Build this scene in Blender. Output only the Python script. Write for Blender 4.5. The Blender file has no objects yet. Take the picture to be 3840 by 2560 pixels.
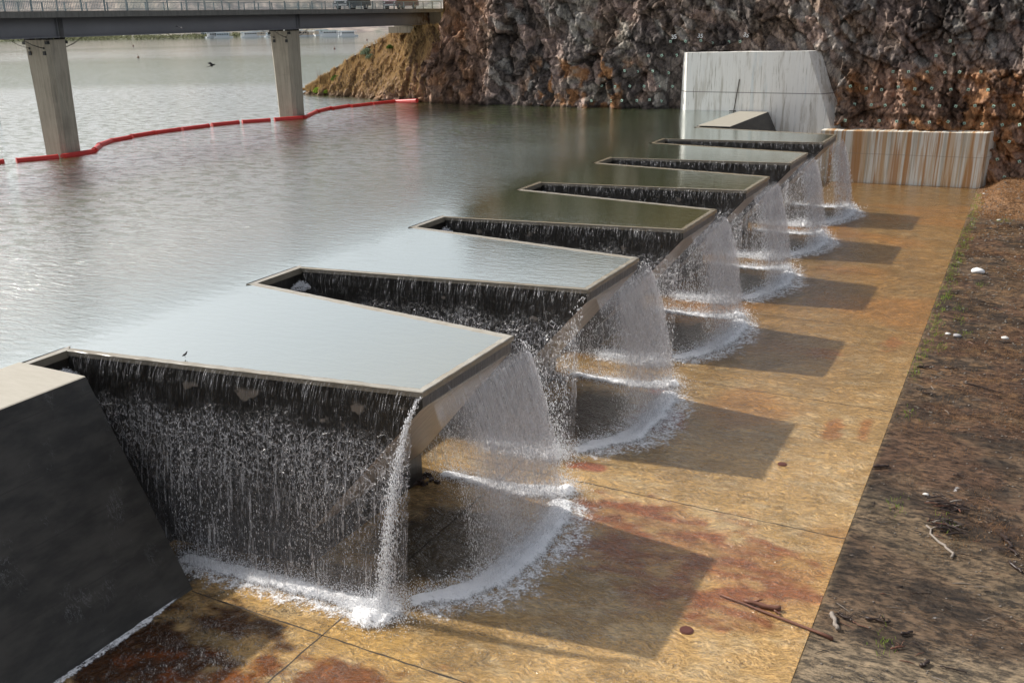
import bpy, math, random
import numpy as np
from mathutils import Matrix, Vector
random.seed(7)
rng = np.random.default_rng(7)
sc = bpy.context.scene
COL = sc.collection

# ------------------------------------------------------------------ dimensions (metres)
PITCH = 12.0; FW = 5.5576; BW = 3.5576; L = 13.13; H = 6.511
TAP = (PITCH - FW - BW) / 2          # how far a long wall wanders over its length
T = 0.35; XB = 8.86; HB = 5.40; JC = -3.4385; XE = 24.027
NK = 6

# ------------------------------------------------------------------ numpy noise
def hsh(ix, iy, s):
    ix = ix.astype(np.int64); iy = iy.astype(np.int64)
    h = (ix * 374761393 + iy * 668265263 + s * 1442695041) & 0xffffffff
    h = ((h ^ (h >> 13)) * 1274126177) & 0xffffffff
    h = ((h ^ (h >> 16)) * 2246822519) & 0xffffffff
    return ((h ^ (h >> 15)) & 0xffffff) / float(0x1000000)
def vn(x, y, s=0):
    x0 = np.floor(x); y0 = np.floor(y); fx = x - x0; fy = y - y0
    fx = fx * fx * (3 - 2 * fx); fy = fy * fy * (3 - 2 * fy)
    a = hsh(x0, y0, s); b = hsh(x0 + 1, y0, s); c = hsh(x0, y0 + 1, s); d = hsh(x0 + 1, y0 + 1, s)
    return (a + (b - a) * fx) * (1 - fy) + (c + (d - c) * fx) * fy
def fbm(x, y, s=0, o=4):
    r = 0; a = 1; t = 0
    for i in range(o):
        r = r + a * vn(x * 2 ** i + 17.3 * i, y * 2 ** i + 9.1 * i, s + i); t += a; a *= .5
    return r / t
def voro(x, y, s=0):
    x0 = np.floor(x); y0 = np.floor(y)
    f1 = np.full(x.shape, 9.); f2 = np.full(x.shape, 9.); cx = np.zeros(x.shape); cy = np.zeros(x.shape)
    ddx = np.zeros(x.shape); ddy = np.zeros(x.shape)
    for i in (-1, 0, 1):
        for j in (-1, 0, 1):
            gx = x0 + i; gy = y0 + j
            px = gx + hsh(gx, gy, s); py = gy + hsh(gx, gy, s + 91)
            dx = x - px; dy = y - py; d = dx * dx + dy * dy
            m = d < f1
            f2 = np.where(m, f1, np.minimum(f2, d))
            cx = np.where(m, gx, cx); cy = np.where(m, gy, cy)
            ddx = np.where(m, dx, ddx); ddy = np.where(m, dy, ddy)
            f1 = np.where(m, d, f1)
    return np.sqrt(f1), np.sqrt(f2), cx, cy, ddx, ddy
def sst(a, b, x):
    t = np.clip((x - a) / (b - a), 0, 1); return t * t * (3 - 2 * t)
def mixc(a, b, m):
    m = np.asarray(m)[..., None]; return np.asarray(a) * (1 - m) + np.asarray(b) * m

# ------------------------------------------------------------------ mesh helpers
def mk(name, V, F, mat=None, parent=None, uv=None, col=None, smooth=False, mats=None, mi=None):
    """V (n,3); F list/array of faces. One mesh object."""
    me = bpy.data.meshes.new(name)
    V = np.asarray(V, dtype=np.float32)
    if isinstance(F, np.ndarray):
        k = F.shape[1]; n = len(F)
        me.vertices.add(len(V)); me.vertices.foreach_set('co', V.ravel())
        me.loops.add(n * k); me.loops.foreach_set('vertex_index', F.astype(np.int32).ravel())
        me.polygons.add(n); me.polygons.foreach_set('loop_start', np.arange(0, n * k, k, dtype=np.int32))
        me.polygons.foreach_set('loop_total', np.full(n, k, dtype=np.int32))
        me.update(calc_edges=True)
    else:
        me.from_pydata(V.tolist(), [], F); me.update()
    if uv is not None:
        l = np.empty(len(me.loops), dtype=np.int32); me.loops.foreach_get('vertex_index', l)
        me.uv_layers.new(name='UVMap').data.foreach_set('uv', np.asarray(uv, dtype=np.float32)[l].ravel())
    if col is not None:
        c = np.ones((len(V), 4), dtype=np.float32); c[:, :3] = col
        me.color_attributes.new(name='Col', type='FLOAT_COLOR', domain='POINT').data.foreach_set('color', c.ravel())
    if smooth: me.polygons.foreach_set('use_smooth', np.ones(len(me.polygons), dtype=bool))
    o = bpy.data.objects.new(name, me); COL.objects.link(o)
    if mats:
        for m in mats: me.materials.append(m)
        if mi is not None: me.polygons.foreach_set('material_index', np.asarray(mi, dtype=np.int32))
    elif mat: me.materials.append(mat)
    if parent: o.parent = parent
    me.validate()
    return o
def grid(nu, nv):
    i = np.arange(nu - 1)[:, None]; j = np.arange(nv - 1)[None, :]
    a = i * nv + j
    return np.stack([a, a + nv, a + nv + 1, a + 1], -1).reshape(-1, 4)
class MB:
    """collects shapes for one mesh"""
    def __init__(s): s.v = []; s.f = []; s.m = []
    def add(s, V, F, m=0):
        n = len(s.v); s.v += [tuple(map(float, p)) for p in V]; s.f += [tuple(n + i for i in f) for f in F]; s.m += [m] * len(F); return s
    def box(s, x0, x1, y0, y1, z0, z1, m=0, M=None):
        V = [(x, y, z) for z in (z0, z1) for y in (y0, y1) for x in (x0, x1)]
        if M is not None: V = [tuple(M @ Vector(p)) for p in V]
        return s.add(V, [(0, 2, 3, 1), (4, 5, 7, 6), (0, 1, 5, 4), (2, 6, 7, 3), (0, 4, 6, 2), (1, 3, 7, 5)], m)
    def tube(s, pts, rad, n=8, m=0, cap=True):
        pts = [Vector(p) for p in pts]; V = []; F = []
        if not hasattr(rad, '__len__'): rad = [rad] * len(pts)
        up = Vector((0, 0, 1))
        for i, p in enumerate(pts):
            d = (pts[min(i + 1, len(pts) - 1)] - pts[max(i - 1, 0)]).normalized()
            a = d.cross(up if abs(d.z) < .95 else Vector((1, 0, 0))).normalized(); b = a.cross(d)
            for k in range(n):
                t = 2 * math.pi * k / n; V.append(p + (a * math.cos(t) + b * math.sin(t)) * rad[i])
        for i in range(len(pts) - 1):
            for k in range(n):
                F.append((i * n + k, i * n + (k + 1) % n, (i + 1) * n + (k + 1) % n, (i + 1) * n + k))
        if cap: F.append(tuple(range(n))[::-1]); F.append(tuple((len(pts) - 1) * n + k for k in range(n)))
        return s.add(V, F, m)
    def prism(s, poly, z0, z1, m=0):
        n = len(poly); V = [(x, y, z0) for x, y in poly] + [(x, y, z1) for x, y in poly]
        F = [tuple(range(n))[::-1], tuple(range(n, 2 * n))] + [(i, (i + 1) % n, n + (i + 1) % n, n + i) for i in range(n)]
        return s.add(V, F, m)
    def build(s, name, mats, parent=None, smooth=False):
        if not isinstance(mats, (list, tuple)): mats = [mats]
        return mk(name, np.array(s.v), s.f, parent=parent, mats=mats, mi=s.m, smooth=smooth)
def tag(o, label=None, cat=None, group=None, kind=None):
    if label: o['label'] = label
    if cat: o['category'] = cat
    if group: o['group'] = group
    if kind: o['kind'] = kind
    return o
def empty(name, loc, label=None, cat=None, group=None, rz=0):
    o = bpy.data.objects.new(name, None); COL.objects.link(o); o.location = loc; o.rotation_euler = (0, 0, rz)
    o.empty_display_size = .3
    return tag(o, label, cat, group)
def copy_tree(o, parent=None):
    c = o.copy(); COL.objects.link(c); c.parent = parent
    for ch in list(o.children): copy_tree(ch, c)
    return c

# ------------------------------------------------------------------ material helper
class Mat:
    def __init__(s, name):
        s.m = bpy.data.materials.new(name); s.m.use_nodes = True; s.nt = s.m.node_tree; s.nt.nodes.clear()
        s.out = s.nt.nodes.new('ShaderNodeOutputMaterial')
        s.pos = s.n('ShaderNodeNewGeometry').outputs['Position']
    def n(s, t, **k):
        o = s.nt.nodes.new(t)
        for a, b in k.items(): setattr(o, a, b)
        return o
    def put(s, sock, v):
        if v is None: return
        if isinstance(v, bpy.types.NodeSocket): s.nt.links.new(v, sock)
        elif isinstance(v, (tuple, list)) and len(v) == 3 and sock.type == 'RGBA': sock.default_value = (*v, 1)
        else: sock.default_value = v
    def map(s, v, scale=(1, 1, 1), loc=(0, 0, 0), rot=(0, 0, 0)):
        o = s.n('ShaderNodeMapping'); s.put(o.inputs[0], v); o.inputs['Scale'].default_value = scale
        o.inputs['Location'].default_value = loc; o.inputs['Rotation'].default_value = rot; return o.outputs[0]
    def noise(s, v, scale=1, det=3, rough=.55, dist=0, out=0):
        o = s.n('ShaderNodeTexNoise'); s.put(o.inputs['Vector'], v); s.put(o.inputs['Scale'], scale)
        o.inputs['Detail'].default_value = det; o.inputs['Roughness'].default_value = rough; o.inputs['Distortion'].default_value = dist
        return o.outputs[out]
    def vor(s, v, scale=1, feat='F1', out='Distance', rnd=1):
        o = s.n('ShaderNodeTexVoronoi', feature=feat); s.put(o.inputs['Vector'], v); s.put(o.inputs['Scale'], scale)
        o.inputs['Randomness'].default_value = rnd; return o.outputs[out]
    def math(s, op, a, b=None, c=None, clamp=False):
        o = s.n('ShaderNodeMath', operation=op, use_clamp=clamp)
        for i, x in enumerate((a, b, c)):
            if x is not None: s.put(o.inputs[i], x)
        return o.outputs[0]
    def rng(s, v, a, b, c=0, d=1, smooth=True):
        o = s.n('ShaderNodeMapRange', interpolation_type='SMOOTHSTEP' if smooth else 'LINEAR')
        for i, x in enumerate((v, a, b, c, d)): s.put(o.inputs[i], x)
        return o.outputs[0]
    def mix(s, f, a, b, bt='MIX'):
        o = s.n('ShaderNodeMix', data_type='RGBA', blend_type=bt); s.put(o.inputs[0], f); s.put(o.inputs[6], a); s.put(o.inputs[7], b); return o.outputs[2]
    def xyz(s, v):
        o = s.n('ShaderNodeSeparateXYZ'); s.put(o.inputs[0], v); return o.outputs
    def comb(s, x, y, z):
        o = s.n('ShaderNodeCombineXYZ'); s.put(o.inputs[0], x); s.put(o.inputs[1], y); s.put(o.inputs[2], z); return o.outputs[0]
    def col(s): return s.n('ShaderNodeAttribute', attribute_name='Col').outputs[0]
    def uv(s): return s.n('ShaderNodeUVMap').outputs[0]
    def bump(s, h, strength=.3, dist=.1, nrm=None):
        o = s.n('ShaderNodeBump'); s.put(o.inputs['Height'], h); s.put(o.inputs['Strength'], strength); o.inputs['Distance'].default_value = dist
        if nrm is not None: s.put(o.inputs['Normal'], nrm)
        return o.outputs[0]
    def bsdf(s, color, rough=.6, nrm=None, spec=.5, alpha=None, metal=0, coat=0, coat_rough=.05, coat_n=None, trans=0, sss=0, ior=1.5):
        o = s.n('ShaderNodeBsdfPrincipled'); s.put(o.inputs['Base Color'], color); s.put(o.inputs['Roughness'], rough)
        s.put(o.inputs['Specular IOR Level'], spec); o.inputs['Metallic'].default_value = metal; o.inputs['IOR'].default_value = ior
        if nrm is not None: s.put(o.inputs['Normal'], nrm)
        if alpha is not None: s.put(o.inputs['Alpha'], alpha)
        s.put(o.inputs['Coat Weight'], coat); o.inputs['Coat Roughness'].default_value = coat_rough
        if coat_n is not None: s.put(o.inputs['Coat Normal'], coat_n)
        o.inputs['Transmission Weight'].default_value = trans
        return o.outputs[0]
    def done(s, sh): s.put(s.out.inputs[0], sh); return s.m

def simple(name, c, rough=.6, metal=0, var=.12, scale=6, spec=.4, bump=.0):
    m = Mat(name); n = m.noise(m.pos, scale, 4)
    c2 = m.mix(n, tuple(x * (1 - var) for x in c), tuple(min(1, x * (1 + var)) for x in c))
    return m.done(m.bsdf(c2, rough, spec=spec, metal=metal, nrm=m.bump(n, bump, .05) if bump else None))

# ---- concrete
def concrete(name, c=(.42, .40, .36), streak=.5, dark=(.10, .09, .075), wet=0., sx=1.6):
    m = Mat(name); p = m.pos
    st = m.noise(m.map(p, (sx, sx, .10)), 1.6, 5, .65)
    st2 = m.noise(m.map(p, (sx * 2.5, sx * 2.5, .22)), 2.0, 4, .6)
    big = m.noise(p, .5, 4, .6); fine = m.noise(p, 14, 5, .7)
    f = m.rng(m.math('ADD', m.math('MULTIPLY', st, .6), m.math('MULTIPLY', big, .4)), .47, .66)
    f = m.math('MULTIPLY', f, streak)
    b = m.mix(m.rng(st2, .3, .7), tuple(x * .82 for x in c), tuple(min(1, x * 1.1) for x in c))
    b = m.mix(f, b, dark)
    b = m.mix(m.rng(fine, .3, .8, 0, .25), b, tuple(x * .6 for x in c))
    return m.done(m.bsdf(b, .75 if not wet else .25, m.bump(fine, .25, .03), spec=.3 + wet * .4))
M_conc = concrete('pale_concrete')
M_pier = concrete('pier_concrete', (.34, .30, .24), .6, (.15, .125, .10), sx=2.2)
def cap_mat():
    m = Mat('wet_crest_concrete'); p = m.pos
    n = m.noise(p, 3, 5, .6); f = m.noise(p, 18, 3); e = m.noise(p, .8, 3)
    b = m.mix(n, (.23, .21, .17), (.44, .41, .345)); b = m.mix(m.rng(m.xyz(p)[1], 4, 30, 0, .75), b, (.15, .12, .075)); b = m.mix(m.rng(e, .35, .7, 0, .5), b, (.22, .17, .10))
    z = m.xyz(m.n('ShaderNodeNewGeometry').outputs['Normal'])[2]
    b = m.mix(m.rng(z, .3, .8), m.mix(n, (.15, .135, .11), (.26, .23, .18)), b)
    return m.done(m.bsdf(b, .18, m.bump(f, .15, .02), spec=.6))
M_cap = cap_mat()
def wall_mat():
    m = Mat('wet_dark_wall'); p = m.pos
    st = m.noise(m.map(p, (3, 3, .15)), 1.5, 5, .7); pt = m.noise(m.map(p, (1, 1, 1.2)), .9, 3, .5)
    b = m.mix(st, (.012, .011, .010), (.045, .040, .034))
    z = m.xyz(p)[2]
    patch = m.math('MULTIPLY', m.rng(pt, .64, .68), m.rng(z, -1.7, -1.3)); patch = m.math('MULTIPLY', patch, m.rng(z, -.5, -.7))
    b = m.mix(patch, b, (.20, .17, .14))
    return m.done(m.bsdf(b, .3, m.bump(st, .4, .05), spec=.5))
M_wall = wall_mat()
def under_mat():
    m = Mat('board_marked_concrete'); p = m.pos
    bd = m.noise(m.map(p, (.15, 5.0, .15)), 1.2, 3, .6); n = m.noise(p, 2, 5, .65); fine = m.noise(m.map(p, (1, 14, 1)), 2, 3)
    z = m.xyz(p)[2]
    b = m.mix(bd, (.16, .12, .09), (.42, .33, .25)); b = m.mix(m.rng(n, .4, .75, 0, .55), b, (.10, .08, .06))
    edge = m.math('ADD', z, m.math('MULTIPLY', m.noise(m.map(p, (1, 1.2, 1)), 1.6, 4, .7), .55))
    b = m.mix(m.rng(edge, -.34, -.30), b, (.10, .10, .10))
    pale = m.math('MULTIPLY', m.rng(edge, -.42, -.38), m.rng(edge, -.32, -.34))
    b = m.mix(m.math('MULTIPLY', pale, .8), b, (.42, .40, .36))
    return m.done(m.bsdf(b, .35, m.bump(bd, .6, .08), spec=.5))
M_under = under_mat()
def abut_mat():
    m = Mat('abutment_concrete'); p = m.pos; g = m.n('ShaderNodeNewGeometry').outputs['Normal']; gz = m.xyz(g)[2]
    n = m.noise(m.map(p, (.5, .5, 1.6)), 1.6, 5, .6); big = m.noise(p, .35, 3)
    lift = m.xyz(p)[2]
    ln = m.math('PINGPONG', m.math('ADD', lift, .4), .75)
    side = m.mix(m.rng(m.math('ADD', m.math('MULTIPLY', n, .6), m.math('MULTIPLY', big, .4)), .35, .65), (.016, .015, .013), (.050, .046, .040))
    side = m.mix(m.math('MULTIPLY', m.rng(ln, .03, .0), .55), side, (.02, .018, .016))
    # thin trickles
    tr = m.noise(m.map(p, (.7, 1.2, .5)), 3.2, 6, .72, 1.2); trm = m.math('MULTIPLY', m.rng(m.math('ABSOLUTE', m.math('SUBTRACT', tr, .5)), .012, .0), m.rng(m.noise(p, .8, 3), .55, .68))
    side = m.mix(m.math('MULTIPLY', trm, .55), side, (.35, .36, .38))
    top = m.mix(m.noise(m.map(p, (1, 4, 1)), 1.2, 5, .65), (.30, .27, .21), (.44, .41, .35))
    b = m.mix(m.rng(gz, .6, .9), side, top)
    return m.done(m.bsdf(b, .45, m.bump(n, .25, .05), spec=.4))
M_abut = abut_mat()
def apron_mat():
    m = Mat('shallow_water_over_apron'); p = m.pos; c = m.col(); X = m.xyz(p)
    warp = m.noise(p, 1.1, 3, .5, out=1)
    wp = m.n('ShaderNodeVectorMath', operation='ADD'); m.put(wp.inputs[0], p)
    w2 = m.n('ShaderNodeVectorMath', operation='SCALE'); m.put(w2.inputs[0], warp); w2.inputs['Scale'].default_value = 1.1; m.put(wp.inputs[1], w2.outputs[0])
    v1 = m.vor(m.map(wp.outputs[0], (1.3, 3.0, 1), rot=(0, 0, .15)), 2.0, 'DISTANCE_TO_EDGE')
    v2 = m.vor(m.map(wp.outputs[0], (1.1, 2.6, 1), rot=(0, 0, -.1)), 4.4, 'DISTANCE_TO_EDGE')
    ca = m.math('ADD', m.rng(v1, .12, .0), m.rng(v2, .14, .0)); ca = m.math('MULTIPLY', ca, m.rng(m.noise(p, .5, 3), .3, .7, .25, 1))  # caustic veins: focused sunlight painted into the floor colour
    n1 = m.noise(m.map(p, (.7, 1.7, 1)), 2.3, 5, .7)
    b = m.mix(m.rng(n1, .3, .72, 0, .55), c, m.mix(1, c, (.45, .38, .30), 'MULTIPLY'))
    rl = m.noise(m.map(wp.outputs[0], (.9, 2.8, 1), rot=(0, 0, .12)), m.rng(X[1], 0, 60, 3.2, 1.5), 4, .72); b = m.mix(m.rng(rl, .53, .61, 0, .55), b, m.mix(1, c, (1.9, 1.8, 1.7), 'MULTIPLY')); b = m.mix(m.rng(rl, .47, .39, 0, .6), b, m.mix(1, c, (.5, .46, .4), 'MULTIPLY'))  # ripple glints and dark troughs painted as lines in the colour
    b = m.mix(m.math('MULTIPLY', ca, .40), b, m.mix(1, c, (1.9, 1.8, 1.65), 'MULTIPLY'))
    r1 = m.noise(m.map(wp.outputs[0], (1.0, 2.4, 1), rot=(0, 0, .2)), 2.6, 3, .55)
    r2 = m.noise(m.map(wp.outputs[0], (1.2, 2.8, 1), rot=(0, 0, -.12)), 7.5, 3, .6)
    pool = m.math('MULTIPLY', m.rng(X[1], -2.8, -4.2), m.rng(X[0], 13.5, 9.5)); r0 = m.noise(m.map(wp.outputs[0], (1.3, 1.1, 1), rot=(0, 0, .7)), 1.5, 4, .6, 1.2)
    h = m.math('ADD', m.math('MULTIPLY', r1, .8), m.math('ADD', m.math('MULTIPLY', r2, .5), m.math('MULTIPLY', pool, m.math('MULTIPLY', r0, 7.0))))
    near = m.rng(X[1], 20, -6, .55, 1.25)
    bn = m.bump(h, near, .22)
    spec = m.n('ShaderNodeFresnel'); spec.inputs[0].default_value = 1.36; m.put(spec.inputs['Normal'], bn)
    gl = m.n('ShaderNodeBsdfGlossy'); gl.inputs['Color'].default_value = (1, 1, 1, 1); gl.inputs['Roughness'].default_value = .10; m.put(gl.inputs['Normal'], bn)
    df = m.bsdf(b, .9, m.bump(h, .5, .08), spec=0)
    ms = m.n('ShaderNodeMixShader'); m.put(ms.inputs[0], m.math('MULTIPLY', spec.outputs[0], 1.5, clamp=True)); m.put(ms.inputs[1], df); m.put(ms.inputs[2], gl.outputs[0])
    return m.done(ms.outputs[0])
M_apron = apron_mat()
def lake_mat():
    m = Mat('lake_water_surface'); p = m.pos; X = m.xyz(p); c = m.col()
    calm = m.n('ShaderNodeSeparateColor'); m.put(calm.inputs[0], c); cr = calm.outputs[0]; band = calm.outputs[1]; shal = calm.outputs[2]
    r0 = m.noise(m.map(p, (.35, 1.3, 1), rot=(0, 0, -.5)), .5, 4, .6)
    r1 = m.noise(m.map(p, (.8, 2.2, 1), rot=(0, 0, -.55)), 1.5, 5, .68, .3)
    h = m.math('ADD', m.math('MULTIPLY', r0, .45), m.math('MULTIPLY', r1, 1.0))
    pat = m.rng(m.noise(m.map(p, (.4, 1, 1), rot=(0, 0, -.3)), .09, 3, .5), .3, .7, .8, 1.15)
    bn = m.bump(h, m.math('MULTIPLY', cr, pat), .085)
    fr = m.n('ShaderNodeFresnel'); fr.inputs[0].default_value = 1.5; m.put(fr.inputs['Normal'], bn)
    body = m.mix(m.noise(p, .1, 2), (.055, .070, .026), (.078, .095, .036))
    body = m.mix(shal, body, m.mix(m.noise(p, .7, 4), (.095, .085, .014), (.16, .135, .028)))
    df = m.n('ShaderNodeBsdfDiffuse'); m.put(df.inputs[0], body)
    gl = m.n('ShaderNodeBsdfGlossy'); gl.inputs['Roughness'].default_value = .07; m.put(gl.inputs['Normal'], bn)
    gl.inputs['Color'].default_value = (.95, .985, .98, 1)
    rp = m.noise(m.map(p, (.8, 1.5, 1), rot=(0, 0, -.5)), .75, 6, .80); dist = m.rng(X[0], -2, -22, 0, 1)  # rp paints dark wave slopes by dimming the reflection
    f = m.math('MULTIPLY_ADD', fr.outputs[0], 1.0, m.math('ADD', m.rng(X[0], -5, -20, m.rng(X[1], 12, 34, .46, .36), .60), m.rng(m.math('SUBTRACT', X[1], X[0]), 110, 300, 0, .35)), clamp=True); f = m.math('MULTIPLY', f, m.math('SUBTRACT', 1, m.math('MULTIPLY', dist, m.rng(rp, .47, .57, 0, m.rng(m.math('SUBTRACT', X[1], X[0]), 90, 260, .40, .22))))); f = m.math('MULTIPLY', f, m.math('SUBTRACT', 1, band))
    ms = m.n('ShaderNodeMixShader'); m.put(ms.inputs[0], f); m.put(ms.inputs[1], df.outputs[0]); m.put(ms.inputs[2], gl.outputs[0])
    return m.done(ms.outputs[0])
M_lake = lake_mat()
def cliff_mat():
    m = Mat('fractured_rock'); p = m.pos; c = m.col()
    n = m.noise(m.map(p, (1.5, 1.5, .6), rot=(0, .45, 0)), 2.2, 7, .78); f = m.noise(m.map(p, (1.3, 1, .35), rot=(0, .5, 0)), 4.5, 6, .78)
    b = m.mix(m.rng(n, .35, .68), m.mix(1, c, (.66, .66, .70), 'MULTIPLY'), m.mix(1, c, (1.28, 1.25, 1.2), 'MULTIPLY'))
    b = m.mix(m.rng(f, .54, .66, 0, .55), b, m.mix(1, c, (2.0, 1.9, 1.75), 'MULTIPLY')); b = m.mix(m.rng(f, .44, .34, 0, .6), b, m.mix(1, c, (.35, .35, .38), 'MULTIPLY'))
    cr = m.vor(m.map(p, (1, 1, .45), rot=(0, .4, 0)), 2.6, 'DISTANCE_TO_EDGE'); 
    b = m.mix(m.math('MULTIPLY', m.rng(cr, .03, .0, 0, .6), m.rng(m.noise(p, .8, 3), .5, .62)), b, (.012, .011, .011))
    vs = m.noise(m.map(p, (3.0, 3.0, .5), rot=(0, .25, 0)), 1.6, 6, .75); b = m.mix(m.rng(vs, .60, .68, 0, .45), b, m.mix(1, c, (.30, .30, .33), 'MULTIPLY')); b = m.mix(m.rng(vs, .38, .32, 0, .3), b, m.mix(1, c, (2.0, 1.9, 1.75), 'MULTIPLY'))
    return m.done(m.bsdf(b, .7, m.bump(m.math('ADD', n, m.math('MULTIPLY', f, .6)), .6, .09), spec=.08))
M_cliff = cliff_mat()
def bank_mat():
    m = Mat('wet_silt_ground'); p = m.pos; c = m.col()
    s = m.map(p, (1, 2.4, 1), rot=(0, 0, .35))
    n = m.noise(s, 2.2, 7, .80); f = m.noise(m.map(p, (1, 3.2, 1), rot=(0, 0, .3)), 4.5, 5, .8); wetn = m.noise(p, .35, 4, .6)
    b = m.mix(m.rng(n, .40, .62), m.mix(1, c, (.28, .28, .30), 'MULTIPLY'), m.mix(1, c, (1.9, 1.8, 1.65), 'MULTIPLY'))
    b = m.mix(m.rng(f, .55, .63, 0, .6), b, m.mix(1, c, (2.6, 2.3, 1.9), 'MULTIPLY')); b = m.mix(m.rng(f, .45, .37, 0, .6), b, m.mix(1, c, (.3, .3, .3), 'MULTIPLY'))
    sp = m.noise(m.map(p, (1, 2.2, 1), rot=(0, 0, .35)), 22, 3, .6)
    b = m.mix(m.math('MULTIPLY', m.rng(sp, .70, .76), .6), b, (.42, .42, .42))
    return m.done(m.bsdf(b, m.rng(wetn, .4, .6, .16, .6), m.bump(m.math('ADD', n, m.math('MULTIPLY', f, .5)), .8, .09), spec=.22))
M_bank = bank_mat()

# ---- falling water
def water_white(m, nrm=None):
    d = m.n('ShaderNodeBsdfDiffuse'); d.inputs[0].default_value = (.93, .92, .95, 1)
    t = m.n('ShaderNodeBsdfTranslucent'); t.inputs[0].default_value = (.88, .88, .93, 1)
    g = m.n('ShaderNodeBsdfGlossy'); g.inputs['Roughness'].default_value = .22
    if nrm is not None:
        for q in (d, g): m.put(q.inputs['Normal'], nrm)
    a = m.n('ShaderNodeMixShader'); a.inputs[0].default_value = .35; m.put(a.inputs[1], d.outputs[0]); m.put(a.inputs[2], t.outputs[0])
    b = m.n('ShaderNodeMixShader'); b.inputs[0].default_value = .22; m.put(b.inputs[1], a.outputs[0]); m.put(b.inputs[2], g.outputs[0])
    return b.outputs[0]
def with_alpha(m, sh, al):
    t = m.n('ShaderNodeBsdfTransparent'); x = m.n('ShaderNodeMixShader'); m.put(x.inputs[0], al); m.put(x.inputs[1], t.outputs[0]); m.put(x.inputs[2], sh)
    return m.done(x.outputs[0])
def curtain_mat(name, front):
    m = Mat(name); uv = m.uv(); U = m.xyz(uv); u, v = U[0], U[1]
    wv = m.noise(uv, .9, 2, out=1)
    wo = m.n('ShaderNodeVectorMath', operation='MULTIPLY_ADD'); m.put(wo.inputs[0], wv); wo.inputs[1].default_value = (.16, .5, 0); m.put(wo.inputs[2], uv); q = wo.outputs[0]
    fine = m.noise(m.map(uv, (1, .06, 1)), 30 if not front else 18, 3, .7)
    stre = m.noise(m.map(uv, (1, .10, 1)), 3.5, 4, .6)
    # vertical streaks near the lip
    s_top = m.math('MULTIPLY', m.rng(fine, .54, .72), m.rng(stre, .38, .62))
    # netted ropes
    e1 = m.vor(m.map(q, (1, .8, 1)), 4.2, 'DISTANCE_TO_EDGE'); e2 = m.vor(m.map(q, (1.2, .65, 1), loc=(3, 1, 0)), 8.5, 'DISTANCE_TO_EDGE')
    net = m.math('ADD', m.math('MULTIPLY', m.rng(e1, .07, .0), .7), m.math('MULTIPLY', m.rng(e2, .10, .0), .7))
    net = m.math('MULTIPLY', net, m.rng(m.noise(q, 5, 4, .75), .40, .62))
    # droplets
    dr = m.noise(m.map(q, (1, .22, 1)), 30, 3, .8); cl = m.math('ADD', m.math('MULTIPLY', m.noise(m.map(q, (3.4, .10, 1)), 1.8, 4, .7), .6), m.math('MULTIPLY', m.noise(q, .8, 4, .65), .4))
    drop = m.math('MULTIPLY', m.rng(dr, .52 if front else .56, .64), m.rng(cl, .42, .58, .08, 1))
    edge = m.noise(m.map(uv, (1, 0, 1)), .55, 3, .6)
    vv = m.math('ADD', v, m.math('MULTIPLY', m.math('SUBTRACT', edge, .5), 2.2))
    if front:
        a = m.math('MULTIPLY', s_top, .45)
        a = m.math('MAXIMUM', a, m.math('MULTIPLY', net, m.rng(vv, 1.0, 2.4, 0, .75)))
        a = m.math('MAXIMUM', a, m.math('MULTIPLY', drop, m.rng(vv, .9, 3.2, 0, .8)))
        film = m.math('MULTIPLY', m.rng(v, .12, .7), m.rng(m.noise(m.map(uv, (1, .05, 1)), 22, 3, .75), .30, .68, .10, .62))
        a = m.math('ADD', a, m.math('MULTIPLY', film, m.rng(v, 5.5, 2.0, .45, 1)))
        a = m.math('MULTIPLY', a, m.rng(v, 6.4, 4.0, .5, 1))
    else:
        a = m.math('MULTIPLY', m.math('MULTIPLY', s_top, .75), m.rng(v, 1.2, .15, .10, 1))
        a = m.math('MAXIMUM', a, m.math('MULTIPLY', net, m.math('MULTIPLY', m.rng(vv, .8, 1.7, 0, .75), m.rng(vv, 4.2, 2.2, .25, 1))))
        a = m.math('MAXIMUM', a, m.math('MULTIPLY', drop, m.rng(vv, 1.3, 3.2, 0, .42)))
        st3 = m.noise(m.map(q, (1, .055, 1)), 7.5, 3, .75); a = m.math('MAXIMUM', a, m.math('MULTIPLY', m.rng(st3, .55, .66), m.math('MULTIPLY', m.rng(dr, .40, .56), m.rng(vv, .8, 2.2, 0, .8))))
        a = m.math('ADD', a, m.rng(vv, 2.5, 6.5, 0, .05))
    a = m.math('MULTIPLY', a, m.rng(stre, .25, .42, .45, 1), clamp=True)
    a = m.math('MULTIPLY', a, m.xyz(m.col())[0])
    return with_alpha(m, water_white(m, m.bump(m.math('ADD', net, dr), .6, .05)), a)
M_front = curtain_mat('free_falling_sheet', True)
M_side = curtain_mat('wall_hugging_sheet', False)
def foam_mat():
    m = Mat('white_foam'); uv = m.uv(); U = m.xyz(uv); p = m.pos
    n = m.noise(p, 3.2, 6, .75, .4); f = m.noise(p, 12, 4, .8)
    a = m.math('ADD', U[1], m.math('MULTIPLY', m.math('SUBTRACT', n, .5), 1.5)); a = m.math('ADD', a, m.math('MULTIPLY', m.math('SUBTRACT', f, .5), 1.3))
    d = m.n('ShaderNodeBsdfDiffuse'); d.inputs[0].default_value = (.97, .97, .98, 1); m.put(d.inputs['Normal'], m.bump(m.math('ADD', n, f), .35, .05))
    return with_alpha(m, d.outputs[0], m.math('MULTIPLY', m.rng(a, .28, .80), .98))
M_foam = foam_mat()
def drop_mat():
    m = Mat('spray_droplets'); return m.done(m.bsdf((.93, .94, .97), .3, spec=.8))
M_drop = drop_mat()

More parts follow.
